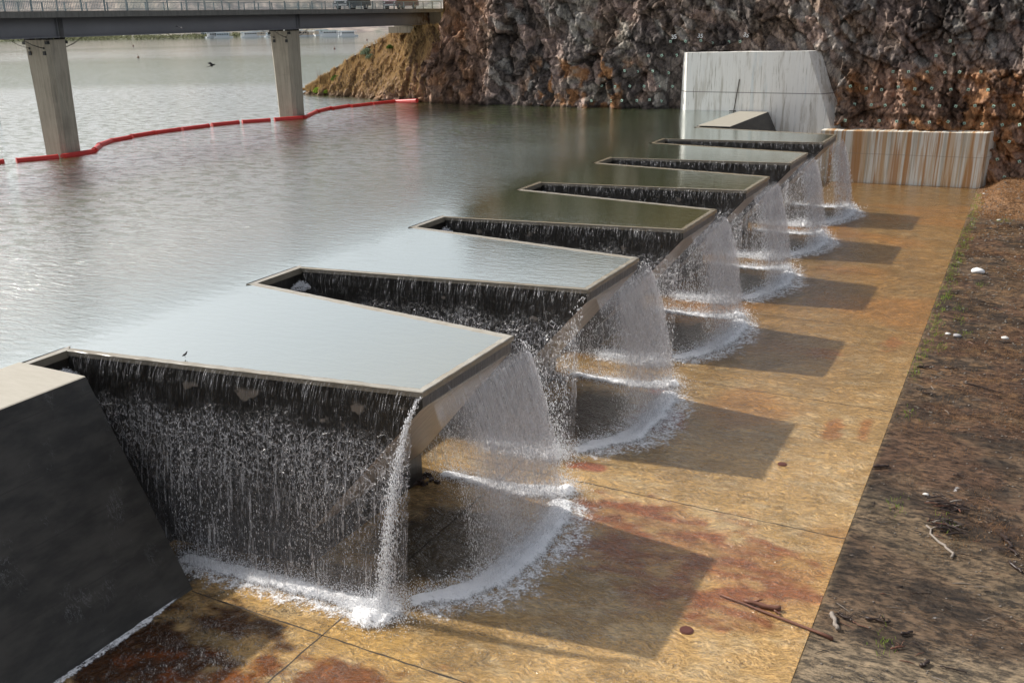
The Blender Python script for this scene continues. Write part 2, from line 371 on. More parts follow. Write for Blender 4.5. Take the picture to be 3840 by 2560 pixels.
# ------------------------------------------------------------------ the labyrinth weir
def cgap(i): return PITCH * i + FW / 2 - PITCH / 2
weir = empty('labyrinth_weir', (0, 0, -H), 'long zigzag concrete weir of six boxes with water spilling over its rim', 'weir')
def wpart(o): o.parent = weir; o.matrix_parent_inverse = Matrix.Translation((0, 0, H)); return o
def yn(i, x): return PITCH * i - (TAP + T) * (L - x) / (L - T)
def yf(i, x): return PITCH * i + FW + (TAP + T) * (L - x) / (L - T)
for i in range(NK):
    b = MB()
    prof = [(T, -.02), (L, -.02), (L, -.5), (XB, -HB), (XB, -H - .3), (T, -H - .3)]
    n = len(prof)
    V = [(x, yn(i, x), z) for x, z in prof] + [(x, yf(i, x), z) for x, z in prof]
    b.add(V, [tuple(range(n)), tuple(range(n, 2 * n))[::-1]], 0)
    b.add(V, [(1, 1 + n, 2 + n, 2), (2, 2 + n, 3 + n, 3)], 1)
    b.add(V, [(3, 3 + n, 4 + n, 4)], 0)
    k = wpart(b.build('key_box', [M_wall, M_under]))
    # rim: a cap beam on the two long walls and the front wall
    e = .07
    out = [(T, PITCH * i - TAP - T - e), (L + e, PITCH * i - e), (L + e, PITCH * i + FW + e), (T, PITCH * i + FW + TAP + T + e)]
    inn = [(0, PITCH * i - TAP), (L - T, PITCH * i + T), (L - T, PITCH * i + FW - T), (0, PITCH * i + FW + TAP)]
    b = MB(); zt = .028
    for s in range(3):
        ns = 40 if s != 1 else 16
        o0, o1, i0, i1 = [np.array(q) for q in (out[s], out[s + 1], inn[s], inn[s + 1])]
        V = []; F = []
        for k2 in range(ns + 1):
            t = k2 / ns; o_ = o0 + (o1 - o0) * t; i_ = i0 + (i1 - i0) * t
            ch = (o_ - i_) * .06
            jz = .004 * math.sin(k2 * 2.1 + i) + (0.006 if random.random() < .1 else 0)
            V += [(*i_, -.8), (*i_, -.03), (*(i_ + ch * 8.5), zt * .4 + jz), (*(o_ - ch), zt + jz), (*o_, zt - .02), (*o_, -.15), (*(o_ - ch * 3), -.18)]
        for k2 in range(ns):
            for r in range(6):
                a = k2 * 7 + r; F.append((a, a + 7, a + 8, a + 1))
        b.add(V, F)
    wpart(b.build('crest_rim', M_cap))
for i in range(NK + 1):
    c = cgap(i); y0, y1 = c - BW / 2, c + BW / 2
    if i == 0: y0 = -3.30
    if i == NK: y1 = 68.45
    b = MB(); b.box(.02, T - .03, y0 + .02, y1 - .02, -3, -.24); wpart(b.build('apex_wall', M_wall))
    b = MB()
    e0 = T + .02 if i else 0; e1 = T + .02 if i < NK else 0
    b.add([(0, y0, -.8), (0.17, y0, .024), (T + .07, y0 + e0, .026), (T + .07, y0 + e0, -.23), (0, y1, -.8), (0.10, y1, .024), (T + .07, y1 - e1, .026), (T + .07, y1 - e1, -.23)],
          [(0, 4, 5, 1), (1, 5, 6, 2), (2, 6, 7, 3)])
    wpart(b.build('crest_rim', M_cap))
    # sloping outlet chute between two boxes
    nx, ny = 16, 8; V = []; XC = 3.7
    for a in range(nx):
        x = T + (XC - T) * a / (nx - 1); z = -.62 - (H - .50) * (a / (nx - 1)) ** .92
        yl = yf(i - 1, x) if i else -3.35; yr = yn(i, x) if i < NK else 68.5
        for q in range(ny): V.append((x, yl + (yr - yl) * q / (ny - 1), z))
    wpart(mk('outlet_chute', np.array(V), grid(nx, ny), M_wall))

# ------------------------------------------------------------------ abutments either side of the weir
def abutment(y0, y1, label):
    ys = np.linspace(y0, y1, 60)
    prof = [(0, -7.2), (0, .03), (.05, .05), (3.05, .05), (3.10, .03), (6.45, -H - .05), (6.45, -7.2)]
    b = MB(); n = len(prof)
    V = [(x, y0, z) for x, z in prof] + [(x, y1, z) for x, z in prof]
    b.add(V, [tuple(range(n)), tuple(range(n, 2 * n))[::-1]] + [(k, (k + 1) % n, n + (k + 1) % n, n + k) for k in range(n)])
    o = b.build('abutment', M_abut); return tag(o, label, 'abutment')
abutment(-34, -3.33, 'dark sloping concrete abutment with flat pale top, in the near left corner')
abutment(68.42, 83.2, 'low concrete abutment against the tall pale wall at the far end of the weir')

# ------------------------------------------------------------------ lake
def lake():
    V = []; F = []; C = []
    def patch(P, nu, nv, fn):
        base = len(V)
        P = [np.array(q, float) for q in P]
        for a in range(nu):
            u = a / (nu - 1)
            for b_ in range(nv):
                v = b_ / (nv - 1)
                q = P[0] * (1 - u) * (1 - v) + P[1] * u * (1 - v) + P[2] * u * v + P[3] * (1 - u) * v
                V.append((q[0], q[1], 0)); C.append(fn(q))
        for a in range(nu - 1):
            for b_ in range(nv - 1):
                k = base + a * nv + b_; F.append((k, k + nv, k + nv + 1, k + 1))
    def fn(q):
        x, y = q[0], q[1]
        calm = min(1.0, max(.10, (-x) / 9.0 + .16))
        d = math.hypot(x - 27.7, y + 21.9)
        ad = (x - 27.7) * -.53 + (y + 21.9) * .85       # along the view
        lat = (x - 27.7) * .85 + (y + 21.9) * .53
        w = ad + 12 * math.sin(lat * .02)
        band = .34 * float(sst(150, 175, np.array(w))) * (1 - float(sst(270, 330, np.array(w))))
        band += .18 * float(sst(395, 410, np.array(w))) * (1 - float(sst(425, 440, np.array(w))))
        far = 1.0 if d < 200 else max(.35, 200 / d)
        return (calm * far, band, float(sst(6.5, 13.5, np.array(x))) * .8)
    xs = [-1900, -1100, -700, -450, -330, -260, -200, -150, -110, -80, -60, -45, -32, -22, -14, -9, -5, -2, 0]
    ys = [-400, -160, -80, -40, -20, -3.3, 8, 20, 32, 44, 56, 69.7, 84, 100, 125, 160, 210, 280, 400, 600, 950, 1500, 2200]
    for a in range(len(xs) - 1):
        for b_ in range(len(ys) - 1):
            patch([(xs[a], ys[b_]), (xs[a + 1], ys[b_]), (xs[a + 1], ys[b_ + 1]), (xs[a], ys[b_ + 1])], 6, 6, fn)
    for i in range(NK):
        patch([(0, PITCH * i - TAP - .16), (L - T + .22, PITCH * i + T - .22), (L - T + .22, PITCH * i + FW - T + .22), (0, PITCH * i + FW + TAP + .16)], 16, 4, fn)
    tag(mk('lake_water', np.array(V), F, M_lake, col=np.array(C)), kind='structure')
lake()

# ------------------------------------------------------------------ apron
def apron():
    x = np.arange(0.3, XE + .05, .11); x[-1] = XE; y = np.arange(-22, 82.6, .14)
    X, Y = np.meshgrid(x, y, indexing='ij')
    n = fbm(X * .5, Y * .5, 3, 5); n2 = fbm(X * 1.2, Y * 2.6, 9, 5); n3 = fbm(X * .16, Y * .22, 21, 4)
    far = sst(4, 40, Y)
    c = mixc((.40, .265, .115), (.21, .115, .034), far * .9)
    c = mixc(c, (.20, .125, .045), sst(.45, .7, n) * .55)
    c = mixc(c, (.42, .34, .21), sst(.52, .72, n2) * .45 * (1 - far * .6))
    c = mixc(c, (.30, .13, .03), sst(.5, .7, n3) * .55 * sst(-2, 10, Y))
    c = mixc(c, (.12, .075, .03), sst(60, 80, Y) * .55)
    def blob(cx, cy, rx, ry, rot=0, nz=.9, s=5):
        ca, sa = math.cos(rot), math.sin(rot); u = ((X - cx) * ca + (Y - cy) * sa) / rx; v = (-(X - cx) * sa + (Y - cy) * ca) / ry
        return sst(1.0, .55, np.sqrt(u * u + v * v) + (fbm(X * 1.1, Y * 1.6, s, 5) - .5) * nz * 2)
    red = (.20, .072, .032)
    for q in [(16.2, 6.6, 2.4, 1.5, .1), (18.6, 6.9, 3.4, 1.6, -.25), (21.4, 5.4, 2.6, 2.2, -.6), (17.6, 4.2, 2.4, 1.9, 0), (19.4, 2.6, 1.8, 1.2, 0), (22.2, 3.1, 1.6, 1.3, 0)]:
        c = mixc(c, red, blob(*q, s=int(q[0] * 3)) * (.45 + .55 * sst(.38, .58, fbm(X * .8, Y * 3.2, 91, 4))) * .92)
    for q in [(13.9, 9.9, 1.1, .5), (13.8, 18.5, .6, .8), (22.0, 17.6, .5, 1.6), (23.2, 18.2, .35, 1.5), (14.8, 15.5, 1.5, 1.6), (22.8, 30, .7, 1.2), (20, 27, 1.2, 1.0)]:
        c = mixc(c, (.26, .05, .035) if q[0] < 15 else (.26, .10, .03), blob(*q, 0, .7, int(q[1])) * .75)
    # dark red-brown pool in the near left corner
    dk = blob(7.6, -6.6, 3.6, 3.4, .2, .8, 31); dk2 = blob(9.3, -3.9, 2.2, .8, -.05, .8, 33); dk3 = blob(13.2, -5.6, 5.0, 1.5, .18, 1.2, 35); dk4 = blob(5.2, -3.0, 2.0, 1.0, 0, .8, 37)
    c = mixc(c, (.040, .011, .003), np.maximum(dk, dk2) * .95); c = mixc(c, (.13, .036, .008), dk3 * .9); c = mixc(c, (.05, .03, .015), dk4 * .9)
    c = mixc(c, (.20, .14, .065), blob(8.8, -5.0, 1.2, .5, .1, .9, 39) * .8)
    gold = np.maximum(blob(8.6, -2.4, 3.0, .75, 0, .7, 41), blob(12.5, -3.4, 3.0, 1.0, .1, .8, 43)) * (1 - dk)
    c = mixc(c, (.46, .29, .10), gold * .8)
    for i in range(NK):  # shade at the near wall foot of each box, put into the colour
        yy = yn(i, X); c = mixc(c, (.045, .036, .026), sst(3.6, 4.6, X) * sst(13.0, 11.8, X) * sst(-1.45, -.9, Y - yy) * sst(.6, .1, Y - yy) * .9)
    # shade under each overhanging box, painted dark on the ground behind the nappes
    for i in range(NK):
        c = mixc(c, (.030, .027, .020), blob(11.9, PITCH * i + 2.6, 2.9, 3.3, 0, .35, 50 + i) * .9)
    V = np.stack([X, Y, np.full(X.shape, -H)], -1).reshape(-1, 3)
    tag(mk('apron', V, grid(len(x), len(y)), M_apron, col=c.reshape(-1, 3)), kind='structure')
    M_joint = simple('joint_filler', (.03, .024, .02), .7)
    def joint(p0, p1, w):
        d = Vector(p1) - Vector(p0); n_ = int(d.length / .35) + 2; nn = Vector((-d.y, d.x)).normalized(); V = []
        for k in range(n_):
            q = Vector(p0) + d * k / (n_ - 1) + nn * (random.uniform(-.5, .5) * w * .6); ww = w * random.uniform(.5, 1.2) / 2
            V += [(q.x - nn.x * ww, q.y - nn.y * ww, -H + .005), (q.x + nn.x * ww, q.y + nn.y * ww, -H + .005)]
        return V, [(2 * k, 2 * k + 2, 2 * k + 3, 2 * k + 1) for k in range(n_ - 1)]
    b = MB()
    for i in range(0, 7): b.add(*joint((6.5 if i == 0 else 9.2, JC + PITCH * i), (XE, JC + PITCH * i - (.05)), .055))
    b.add(*joint((11.6, -20), (11.55, 11.5), .05))
    tag(b.build('apron_joints', M_joint), kind='structure')
apron()

# ------------------------------------------------------------------ right bank
def bankz(X, Y):
    z = -H + .03 + (fbm(X * .35, Y * .35, 61, 5) - .5) * .35 * sst(XE, XE + 2.5, X) + (fbm(X * 1.5, Y * 1.5, 66, 4) - .5) * .14
    z = z + .05 * sst(60, 66, Y) + sst(67, 74, Y) * sst(XE + .3, XE + 2.5, X) * (.5 + .5 * fbm(X * .6, Y * .5, 67, 3)) * 1.1
    z = z + sst(30, 45, X) * 1.5 * 1.0
    return z
def bank():
    x = np.concatenate([np.arange(XE, 33, .09), np.arange(33, 75, 1.0)]); y = np.arange(-24, 86, .13)
    X, Y = np.meshgrid(x, y, indexing='ij'); Z = bankz(X, Y)
    Z[0] = -H - .02
    n = fbm(X * .5, Y * .9, 71, 5); n2 = fbm(X * .35, Y * .6, 72, 4); n3 = fbm(X * 1.6, Y * 2.6, 73, 5)
    c = mixc((.098, .068, .045), (.040, .029, .021), sst(.42, .62, n))
    c = mixc(c, (.085, .048, .030), sst(.47, .62, n2) * .7 * sst(6, 14, Y))
    c = mixc(c, (.17, .105, .055), sst(.56, .72, n3) * .6 * sst(10, 30, Y))
    c = mixc(c, (.19, .155, .11), sst(3.6, 1.6, Y - .15 * (X - 24) + (n - .5) * 3) * .8)
    c = mixc(c, (.15, .12, .08), sst(.35, .2, np.abs(Y - 8.5 + .6 * (X - 28)) / 6) * .4)
    c = mixc(c, (.22, .135, .08), sst(65, 69, Y + (n - .5) * 6) * .9)
    c = mixc(c, (.10, .075, .045), sst(.25, .0, np.abs(X - XE)) * .5)
    V = np.stack([X, Y, Z], -1).reshape(-1, 3)
    tag(mk('bank_ground', V, grid(len(x), len(y)), M_bank, col=c.reshape(-1, 3)), kind='structure')
bank()

# ------------------------------------------------------------------ cliff
def cliff_depth(x, z, ret=False):
    """y of the rock face at x, z"""
    left = sst(-38, -50, x)
    y0 = 83.35 + np.interp(x, [-72, -64, -57, -50, -41, -30], [95, 90.3, 88.9, 86.4, 83.6, 83.3]) - 83.3
    slope = .24 * (1 - left) + .95 * left
    y = y0 + np.maximum(z, -8) * slope + np.where(x > 9, sst(9, 12, x) * .6, 0)
    # a hollow under the bridge seat and a buttress to its right
    y = y + 1.3 * sst(3.5, 1.0, np.abs(x + 38.5 + .35 * z)) * sst(2, 8, z)
    u = x + .38 * z; v = z - .25 * x
    wx = (fbm(x * 3.1, z * 3.1, 5, 2) - .5) * .16 + .02 * x; wz = (fbm(x * 3.1, z * 3.1, 8, 2) - .5) * .16
    d = np.zeros(x.shape); RN = []; EE = 1
    for S, asp, amp, tl, s, rt in ((4.2, 1.5, .85, 1.2, 11, .40), (2.1, 2.6, .58, 1.2, 16, -.25), (1.5, 1.9, .50, .8, 12, .55), (.9, 2.6, .50, 1.1, 17, .75), (.62, 1.5, .34, 1.0, 13, .1), (.36, 2.0, .22, .9, 14, .5)):
        ur = x * math.cos(rt) + z * math.sin(rt); vr = z * math.cos(rt) - x * math.sin(rt)
        f1, f2, cx, cy, dx, dy = voro((ur + wx) / S, (vr + wz) / (S * asp), s)
        if ret:
            RN.append(hsh(cx, cy, s + 77)); EE = EE * (.38 + .62 * sst(0, .05 + .035 / S, f2 - f1)) if S > .6 else EE  # crevice shade: facet edges darkened in the rock colour
        d = d + amp * ((hsh(cx, cy, s + 3) - .5) + tl * ((hsh(cx, cy, s + 5) - .5) * dx * 2 + (hsh(cx, cy, s + 7) - .5) * dy * 2)) + amp * .18 * sst(.10, 0, f2 - f1)
    d = d + (fbm(x * .25, z * .25, 15, 3) - .5) * 1.4
    d = d + (fbm(u * 2.2, v * .9, 19, 4) - .5) * .35
    calm = 1 - .15 * left
    y = y + d * calm
    y = np.where((x > -9.2) & (x < 9.9) & (z < 6.1), np.maximum(y, 85.0), y)
    y = np.where((x > 8.8) & (x < 24.6) & (z < -1.25), np.maximum(y, 83.2), y)
    y = np.where((x > 8.8) & (x < 24.6) & (z >= -1.25) & (z < 0), np.maximum(y, 82.3), y)
    return (y, RN + [EE]) if ret else y
def cliff_top(x):
    t = np.interp(x, [-72, -66.5, -62, -56, -50.5, -47, -40, -38.6, -37.8, -36, 60], [-.6, -.3, 2.6, 6.3, 9.0, 9.1, 9.1, 9.2, 12, 19, 19])
    return t
def cliff():
    x = np.arange(-71, 46, .105); s = np.linspace(0, 1, 235)
    X, S = np.meshgrid(x, s, indexing='ij')
    Tz = cliff_top(X) + (fbm(X * .5, X * 0, 4, 4) - .5) * .8 * sst(-36, -50, X)
    Z = -7.6 + (Tz + 7.6) * S
    Y, RN = cliff_depth(X, Z, True)
    # sideways displacement for ragged ledges
    X2 = X + 0; Z2 = Z + 0
    n = fbm(X * .35, Z * .35, 41, 5); n2 = fbm(X * .9, Z * .9, 43, 5)
    r0, ra, r1, rb, r2, r3, EE = RN
    c = mixc((.215, .160, .125), (.125, .106, .096), sst(.38, .62, n * .6 + r0 * .4))
    c = mixc(c, (.27, .20, .17), sst(.70, .9, r1) * .75); c = mixc(c, (.24, .23, .21), sst(.78, .92, rb) * .7)
    zone = sst(9, 4, np.abs(X + 19)) * sst(8, 5, np.abs(Z - 2.2) * 2.0) + .9 * sst(8.5, 10, X) * sst(5.6, 3.2, Z) + .5 * sst(-30, -34, X) * sst(-62, -50, X)
    zone = np.clip(zone, 0, 1)
    c = mixc(c, (.31, .185, .125), np.clip(sst(10, 12, X) * sst(5.5, 3, Z) + sst(-29, -34, X) * .9, 0, 1) * .65)
    c = mixc(c, (.38, .19, .085), zone * sst(.48, .60, fbm(X * .8, Z * .8, 47, 5) * .75 + rb * .25) * .9)
    c = mixc(c, (.33, .30, .25), sst(6, 2, np.abs(X + 17)) * sst(.5, .66, fbm(X * .5, Z * 1.0, 49, 4)) * .7)
    c = c * ((.62 + .76 * r1) * (.66 + .68 * rb) * (.62 + .76 * r2) * (.68 + .64 * r3) * (.8 + .4 * ra) * (.25 + .75 * EE))[..., None] * 1.5; c = c / np.maximum(1, c.max(-1) / .36)[..., None]
    grs = sst(.28, .60, (-X - 38) / 14 + (Z - 3) / 14 + (n - .5) * .8)
    c = mixc(c, (.25, .17, .095), grs * sst(-37, -43, X) * .7)
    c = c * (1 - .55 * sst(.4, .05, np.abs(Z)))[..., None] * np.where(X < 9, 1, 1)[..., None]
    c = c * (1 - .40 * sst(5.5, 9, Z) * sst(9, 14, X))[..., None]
    V = np.stack([X2, Y, Z2], -1).reshape(-1, 3)
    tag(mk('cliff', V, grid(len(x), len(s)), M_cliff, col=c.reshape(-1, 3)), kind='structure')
    # ground behind the spur crest, carrying the road on
    xs = x[::4]; k = np.arange(0, len(x), 4); yy = np.linspace(0, 1, 24)
    X3 = np.repeat(xs[:, None], 24, 1); Ys = Y[k, -1][:, None]; Zs = Z2[k, -1][:, None]
    bk = np.interp(xs, [-71, -60, -47, -46, -39, -38, 46], [8, 14, 30, 60, 60, 40, 40])[:, None]
    Y3 = Ys + yy[None, :] * bk + .0
    tgt = np.interp(xs, [-71, -66, -58, -47.5, -46.8, -38.8, -38, -36, 46], [-2, -3, 3, 8, 10.9, 10.9, 13, 22, 24])[:, None]
    Z3 = Zs + (tgt - Zs) * sst(0, .35, yy)[None, :] + (fbm(X3, Y3, 44, 4) - .5) * .5 * (yy[None, :] > 0)
    Z3 = np.where((X3 < -56), Zs + (-4 - Zs) * sst(.05, 1, yy)[None, :], Z3)
    V = np.stack([X3 + 0 * Y3, Y3, Z3], -1).reshape(-1, 3)
    c3 = mixc((.30, .20, .10), (.18, .15, .07), fbm(X3, Y3, 45, 4))
    tag(mk('hilltop_ground', V, grid(len(xs), 24), M_cliff, col=c3.reshape(-1, 3)), kind='structure')
cliff()

# ------------------------------------------------------------------ concrete walls against the cliff
def bigwall_mat():
    m = Mat('streaked_white_concrete'); p = m.pos; X = m.xyz(p)
    s1 = m.noise(m.map(p, (1.1, 1, .07), rot=(0, .04, 0)), 1.1, 5, .65); s2 = m.noise(m.map(p, (4, 1, .12)), 1.2, 4, .65); bl = m.noise(p, .55, 5, .7); f = m.noise(p, 12, 5, .7)
    b = m.mix(s2, (.72, .71, .67), (.86, .85, .82))
    b = m.mix(m.rng(s1, .55, .70, 0, .45), b, (.50, .58, .62))
    b = m.mix(m.math('MULTIPLY', m.rng(s1, .47, .36), .6), b, (.30, .26, .20))
    b = m.mix(m.math('MULTIPLY', m.rng(m.noise(m.map(p, (1.6, 1, .2)), .8, 5, .7), .52, .66), .40), b, (.34, .29, .21))
    b = m.mix(m.rng(bl, .60, .75, 0, .3), b, (.40, .37, .30))
    b = m.mix(m.rng(m.noise(m.map(p, (3.5, 1, .2)), 1.4, 4, .7), .57, .68, 0, .6), b, (.25, .22, .17))
    j = m.math('ABSOLUTE', m.math('SUBTRACT', X[2], 1.95)); b = m.mix(m.rng(j, .06, .02, 0, .8), b, (.12, .11, .10))
    ys = m.math('ABSOLUTE', m.math('SUBTRACT', X[0], m.math('MULTIPLY', m.math('SUBTRACT', X[2], 2), .05)))
    return m.done(m.bsdf(b, .7, m.bump(f, .2, .03), spec=.3))
M_big = bigwall_mat()
def rustwall_mat():
    m = Mat('rust_streaked_concrete'); p = m.pos; X = m.xyz(p)
    # streaks lean slightly, as runoff does
    q = m.comb(m.math('ADD', X[0], m.math('MULTIPLY', X[2], -.02)), X[1], m.math('MULTIPLY', X[2], .03))
    s1 = m.noise(m.map(q, (1, .1, 1)), 1.1, 2, .5); s2 = m.noise(m.map(q, (1, .1, 1), loc=(7, 0, 0)), 2.6, 3, .65); s3 = m.noise(m.map(q, (1, .1, 1), loc=(3, 0, 0)), 7, 3, .7); f = m.noise(p, 12, 4)
    b = m.mix(s3, (.58, .57, .51), (.74, .73, .68))
    b = m.mix(m.rng(s2, .50, .58, 0, .55), b, (.44, .38, .26))
    b = m.mix(m.rng(s1, .50, .58, 0, .6), b, (.50, .33, .17)); b = m.mix(m.rng(m.noise(m.map(q, (1, .1, 1), loc=(40, 0, 0)), 4.2, 3, .6), .53, .60, 0, .6), b, (.46, .27, .12)); s4 = m.noise(m.map(q, (1, .1, 1), loc=(21, 0, 0)), 1.9, 2, .5); b = m.mix(m.rng(s4, .54, .62, 0, .85), b, (.40, .20, .07)); b = m.mix(m.rng(s4, .42, .34, 0, .6), b, (.36, .34, .28))
    b = m.mix(m.rng(s3, .58, .66, 0, .6), b, (.32, .17, .07))
    b = m.mix(m.rng(m.math('ABSOLUTE', m.math('SUBTRACT', X[2], -3.6)), .05, .01, 0, .5), b, (.25, .2, .15))
    return m.done(m.bsdf(b, .7, m.bump(f, .15, .03), spec=.3))
M_rust = rustwall_mat()
def ragged(name, front, back, mat, label, cat, topmat=None):
    """a wall block: front polygon (x,y,z ccw) and its back polygon"""
    b = MB(); n = len(front)
    b.add(front + back, [tuple(range(n)), tuple(range(n, 2 * n))[::-1]] + [(k, n + k, n + (k + 1) % n, (k + 1) % n) for k in range(n)])
    o = b.build(name, mat); return tag(o, label, cat)
ragged('retaining_wall', [(-5.95, 83.3, -7), (9.6, 83.3, -7), (9.6, 83.3, -1.45), (6.75, 83.3, 6.15), (-5.98, 83.3, 6.0)],
       [(-7.3, 85.0, -7), (10.55, 84.4, -7), (10.45, 84.4, -1.45), (8.5, 86.6, 6.15), (-7.5, 86.2, 6.0)], M_big,
       'tall pale trapezoid concrete wall with grey water streaks against the rock', 'wall')
ragged('retaining_wall', [(9.0, 81.15, -7.2), (24.18, 81.85, -7.2), (24.18, 81.85, -1.28), (9.0, 81.15, -1.46)],
       [(9.0, 85, -7.2), (25.1, 84.9, -7.2), (25.1, 84.9, -1.24), (9.0, 85, -1.43)], M_rust,
       'low concrete wall striped with orange rust at the far end of the apron', 'wall')
b = MB(); b.tube([(-.6, 83.22, -.1), (-.15, 83.22, 3.3)], .045, 6); b.tube([(-.9, 82.6, .08), (-.3, 83.0, .08)], .05, 6)
tag(b.build('drain_pipe', simple('dark_pipe', (.04, .035, .03))), 'thin dark vertical pipe on the tall pale concrete wall', 'pipe')

# ------------------------------------------------------------------ rock bolt plates
BOLTS = [(-15.98,2.40),(-14.34,2.33),(-12.59,2.41),(-10.89,2.42),(-9.16,2.42),(-7.62,2.45),(-17.06,0.74),(-14.61,0.81),(-13.36,0.85),(-11.57,0.89),(-10.10,0.99),(-8.72,0.89),(-10.77,5.61),(-9.22,5.67),(-7.51,5.70),(-13.41,4.03),(-11.83,3.95),(-10.09,4.02),(-8.22,3.86),(-8.40,7.12),(-6.70,7.14),(-4.99,7.19),(-3.71,6.94),(-1.89,7.05),(-0.70,7.08),(19.79,7.02),(18.70,5.68),(20.29,5.79),(14.96,4.17),(16.40,4.17),(18.11,4.16),(19.71,4.13),(21.01,4.19),(22.86,4.22),(11.08,2.73),(12.63,2.54),(14.11,2.45),(15.64,2.73),(17.19,2.57),(18.71,2.65),(20.45,2.57),(21.99,2.59),(23.70,2.59),(11.70,1.02),(13.32,0.99),(14.64,0.98),(16.37,1.05),(18.12,0.98),(19.63,1.04),(21.09,1.04),(22.77,1.13),(24.38,1.12),(26.08,1.24),(11.00,-0.57),(12.59,-0.62),(14.26,-0.51),(15.91,-0.52),(17.44,-0.59),(18.92,-0.50),(20.60,-0.40),(22.05,-0.51),(23.62,-0.51),(25.35,-0.55),(26.82,-0.49),(26.16,-2.04),(25.35,-3.74),(27.25,-3.86),(26.16,-5.39)]
M_plate = simple('pale_green_plate', (.42, .62, .50), .5); M_nut = simple('dark_bolt', (.03, .03, .03), .5)
pb = MB(); pb.box(-.13, .13, -.02, .02, -.13, .13, 0); pm = pb.build('rock_bolt_plate', [M_plate])
nb = MB(); nb.tube([(0, -.02, 0), (0, -.14, -.03)], .045, 6, 0); nb.box(-.07, .03, -.028, -.021, -.08, -.03, 0); nm = nb.build('nut', [M_nut], pm)
bx = np.array([q[0] for q in BOLTS]); bz_ = np.array([q[1] for q in BOLTS])
by_ = np.min([cliff_depth(bx + a, bz_ + c) for a in (-.15, 0, .15) for c in (-.15, 0, .15)], 0)
for k, (x, z) in enumerate(BOLTS):
    o = pm if k == 0 else copy_tree(pm)
    # keep each plate on the sight line it has from the walkway as the face steps in and out
    y0 = 83.0 + .25 * max(z, -2); y = min(float(by_[k]) - .04, y0 + 1.2)
    o.location = (x + (x - 27.7) / 105 * (y - y0), y, z + (z - 10.3) / 105 * (y - y0))
    o.rotation_euler = (random.uniform(-.25, .1), random.uniform(-.5, .5), random.uniform(-.4, .2))
    tag(o, 'small pale green square bolt plate holding mesh on the rock face', 'bolt plate', 'rock bolt plates pinning mesh to the cliff')
def glyph35(x, y, z, s, tilt, label):
    cu = bpy.data.curves.new('painted_number', 'FONT'); cu.body = '35'; cu.size = s; cu.extrude = .006; cu.offset = .012; cu.align_x = 'CENTER'
    o = bpy.data.objects.new('painted_number', cu); COL.objects.link(o); o.location = (x, y, z); o.rotation_euler = (math.radians(85), tilt, math.radians(4))
    me = bpy.data.meshes.new_from_object(o.evaluated_get(bpy.context.evaluated_depsgraph_get())); M = (o.location.copy(), o.rotation_euler.copy())
    bpy.data.objects.remove(o); bpy.data.curves.remove(cu)
    o = bpy.data.objects.new('painted_number', me); COL.objects.link(o); o.location, o.rotation_euler = M
    me.materials.clear(); me.materials.append(M_spray); tag(o, label, 'painted number')
M_spray = simple('white_spray_paint', (.75, .75, .75), .7)
for (x, z, t, lb) in ((-5.3, 7.45, .1, 'white sprayed number 35 on rock above the left end of the tall pale wall'), (-.45, 7.5, .25, 'white sprayed number 35 on rock above the middle of the tall pale wall'), (-7.95, 7.4, -.1, 'white sprayed number 35 on rock left of the tall pale wall, beside a green plate')):
    yy = float(np.min([cliff_depth(np.array([x + a]), np.array([z + .2 + c])) for a in (-.3, 0, .3) for c in (-.2, 0, .2)])) - .05
    glyph35(x, yy, z, .62, t, lb)

# ------------------------------------------------------------------ waterfalls
def sheet(P0, P1, nrm, A0, A1, nu, nv, mat, name, parent, x_off=0, d0=.05, dmax=None, wob=.05, seed=0, slide=0, f0=0):
    """falling sheet leaving the rim P0-P1 along nrm"""
    P0 = np.array(P0, float); P1 = np.array(P1, float); nrm = np.array(nrm, float); Ln = np.linalg.norm(P1 - P0); tdir = (P1 - P0) / Ln
    u = np.linspace(0, 1, nu)[:, None]; v = np.linspace(0, 1, nv)[None, :]
    dmax = H - .03 if dmax is None else dmax
    if callable(dmax): D = dmax(P0[0] + (P1[0] - P0[0]) * u)
    else: D = dmax
    d = v ** 1.5 * D + 0 * u
    A = A0 + (A1 - A0) * u
    off = .08 + A * np.sqrt(np.maximum(d, 0) / 6.5) + wob * (fbm(u * Ln * 1.2 + 0 * v, d * .5, seed, 3) - .5) * np.minimum(d, 2) * 2
    sl = slide * np.sqrt(d / 6.5) * (u - .5) * 2 if slide else 0
    X = P0[0] + (P1[0] - P0[0]) * u + nrm[0] * off + tdir[0] * sl; Y = P0[1] + (P1[1] - P0[1]) * u + nrm[1] * off + tdir[1] * sl; Z = -d0 + .04 - d
    V = np.stack([X, Y, Z], -1).reshape(-1, 3); uv = np.stack([u * Ln + 0 * v + seed * 3.7, d], -1).reshape(-1, 2)
    fd = (sst(0, f0 / Ln, u) if f0 else 1 + 0 * u) + 0 * v; fd = np.maximum(fd, sst(1.2, .3, d) * .9)
    return mk(name, V, grid(nu, nv), mat, parent, uv=uv, smooth=True, col=np.stack([fd] * 3, -1).reshape(-1, 3))
OCT_V = np.array([(1, 0, 0), (-1, 0, 0), (0, 1, 0), (0, -1, 0), (0, 0, 1), (0, 0, -1)], float)
OCT_F = np.array([(0, 2, 4), (2, 1, 4), (1, 3, 4), (3, 0, 4), (2, 0, 5), (1, 2, 5), (3, 1, 5), (0, 3, 5)])
def drops(P, r, st, name, parent=None, mat=None):
    n = len(P); sc_ = np.stack([r, r, r * st], -1)[:, None, :]
    V = (P[:, None, :] + OCT_V[None] * sc_).reshape(-1, 3); F = (OCT_F[None] + 6 * np.arange(n)[:, None, None]).reshape(-1, 3)
    return mk(name, V, F, mat or M_drop, parent, smooth=True)
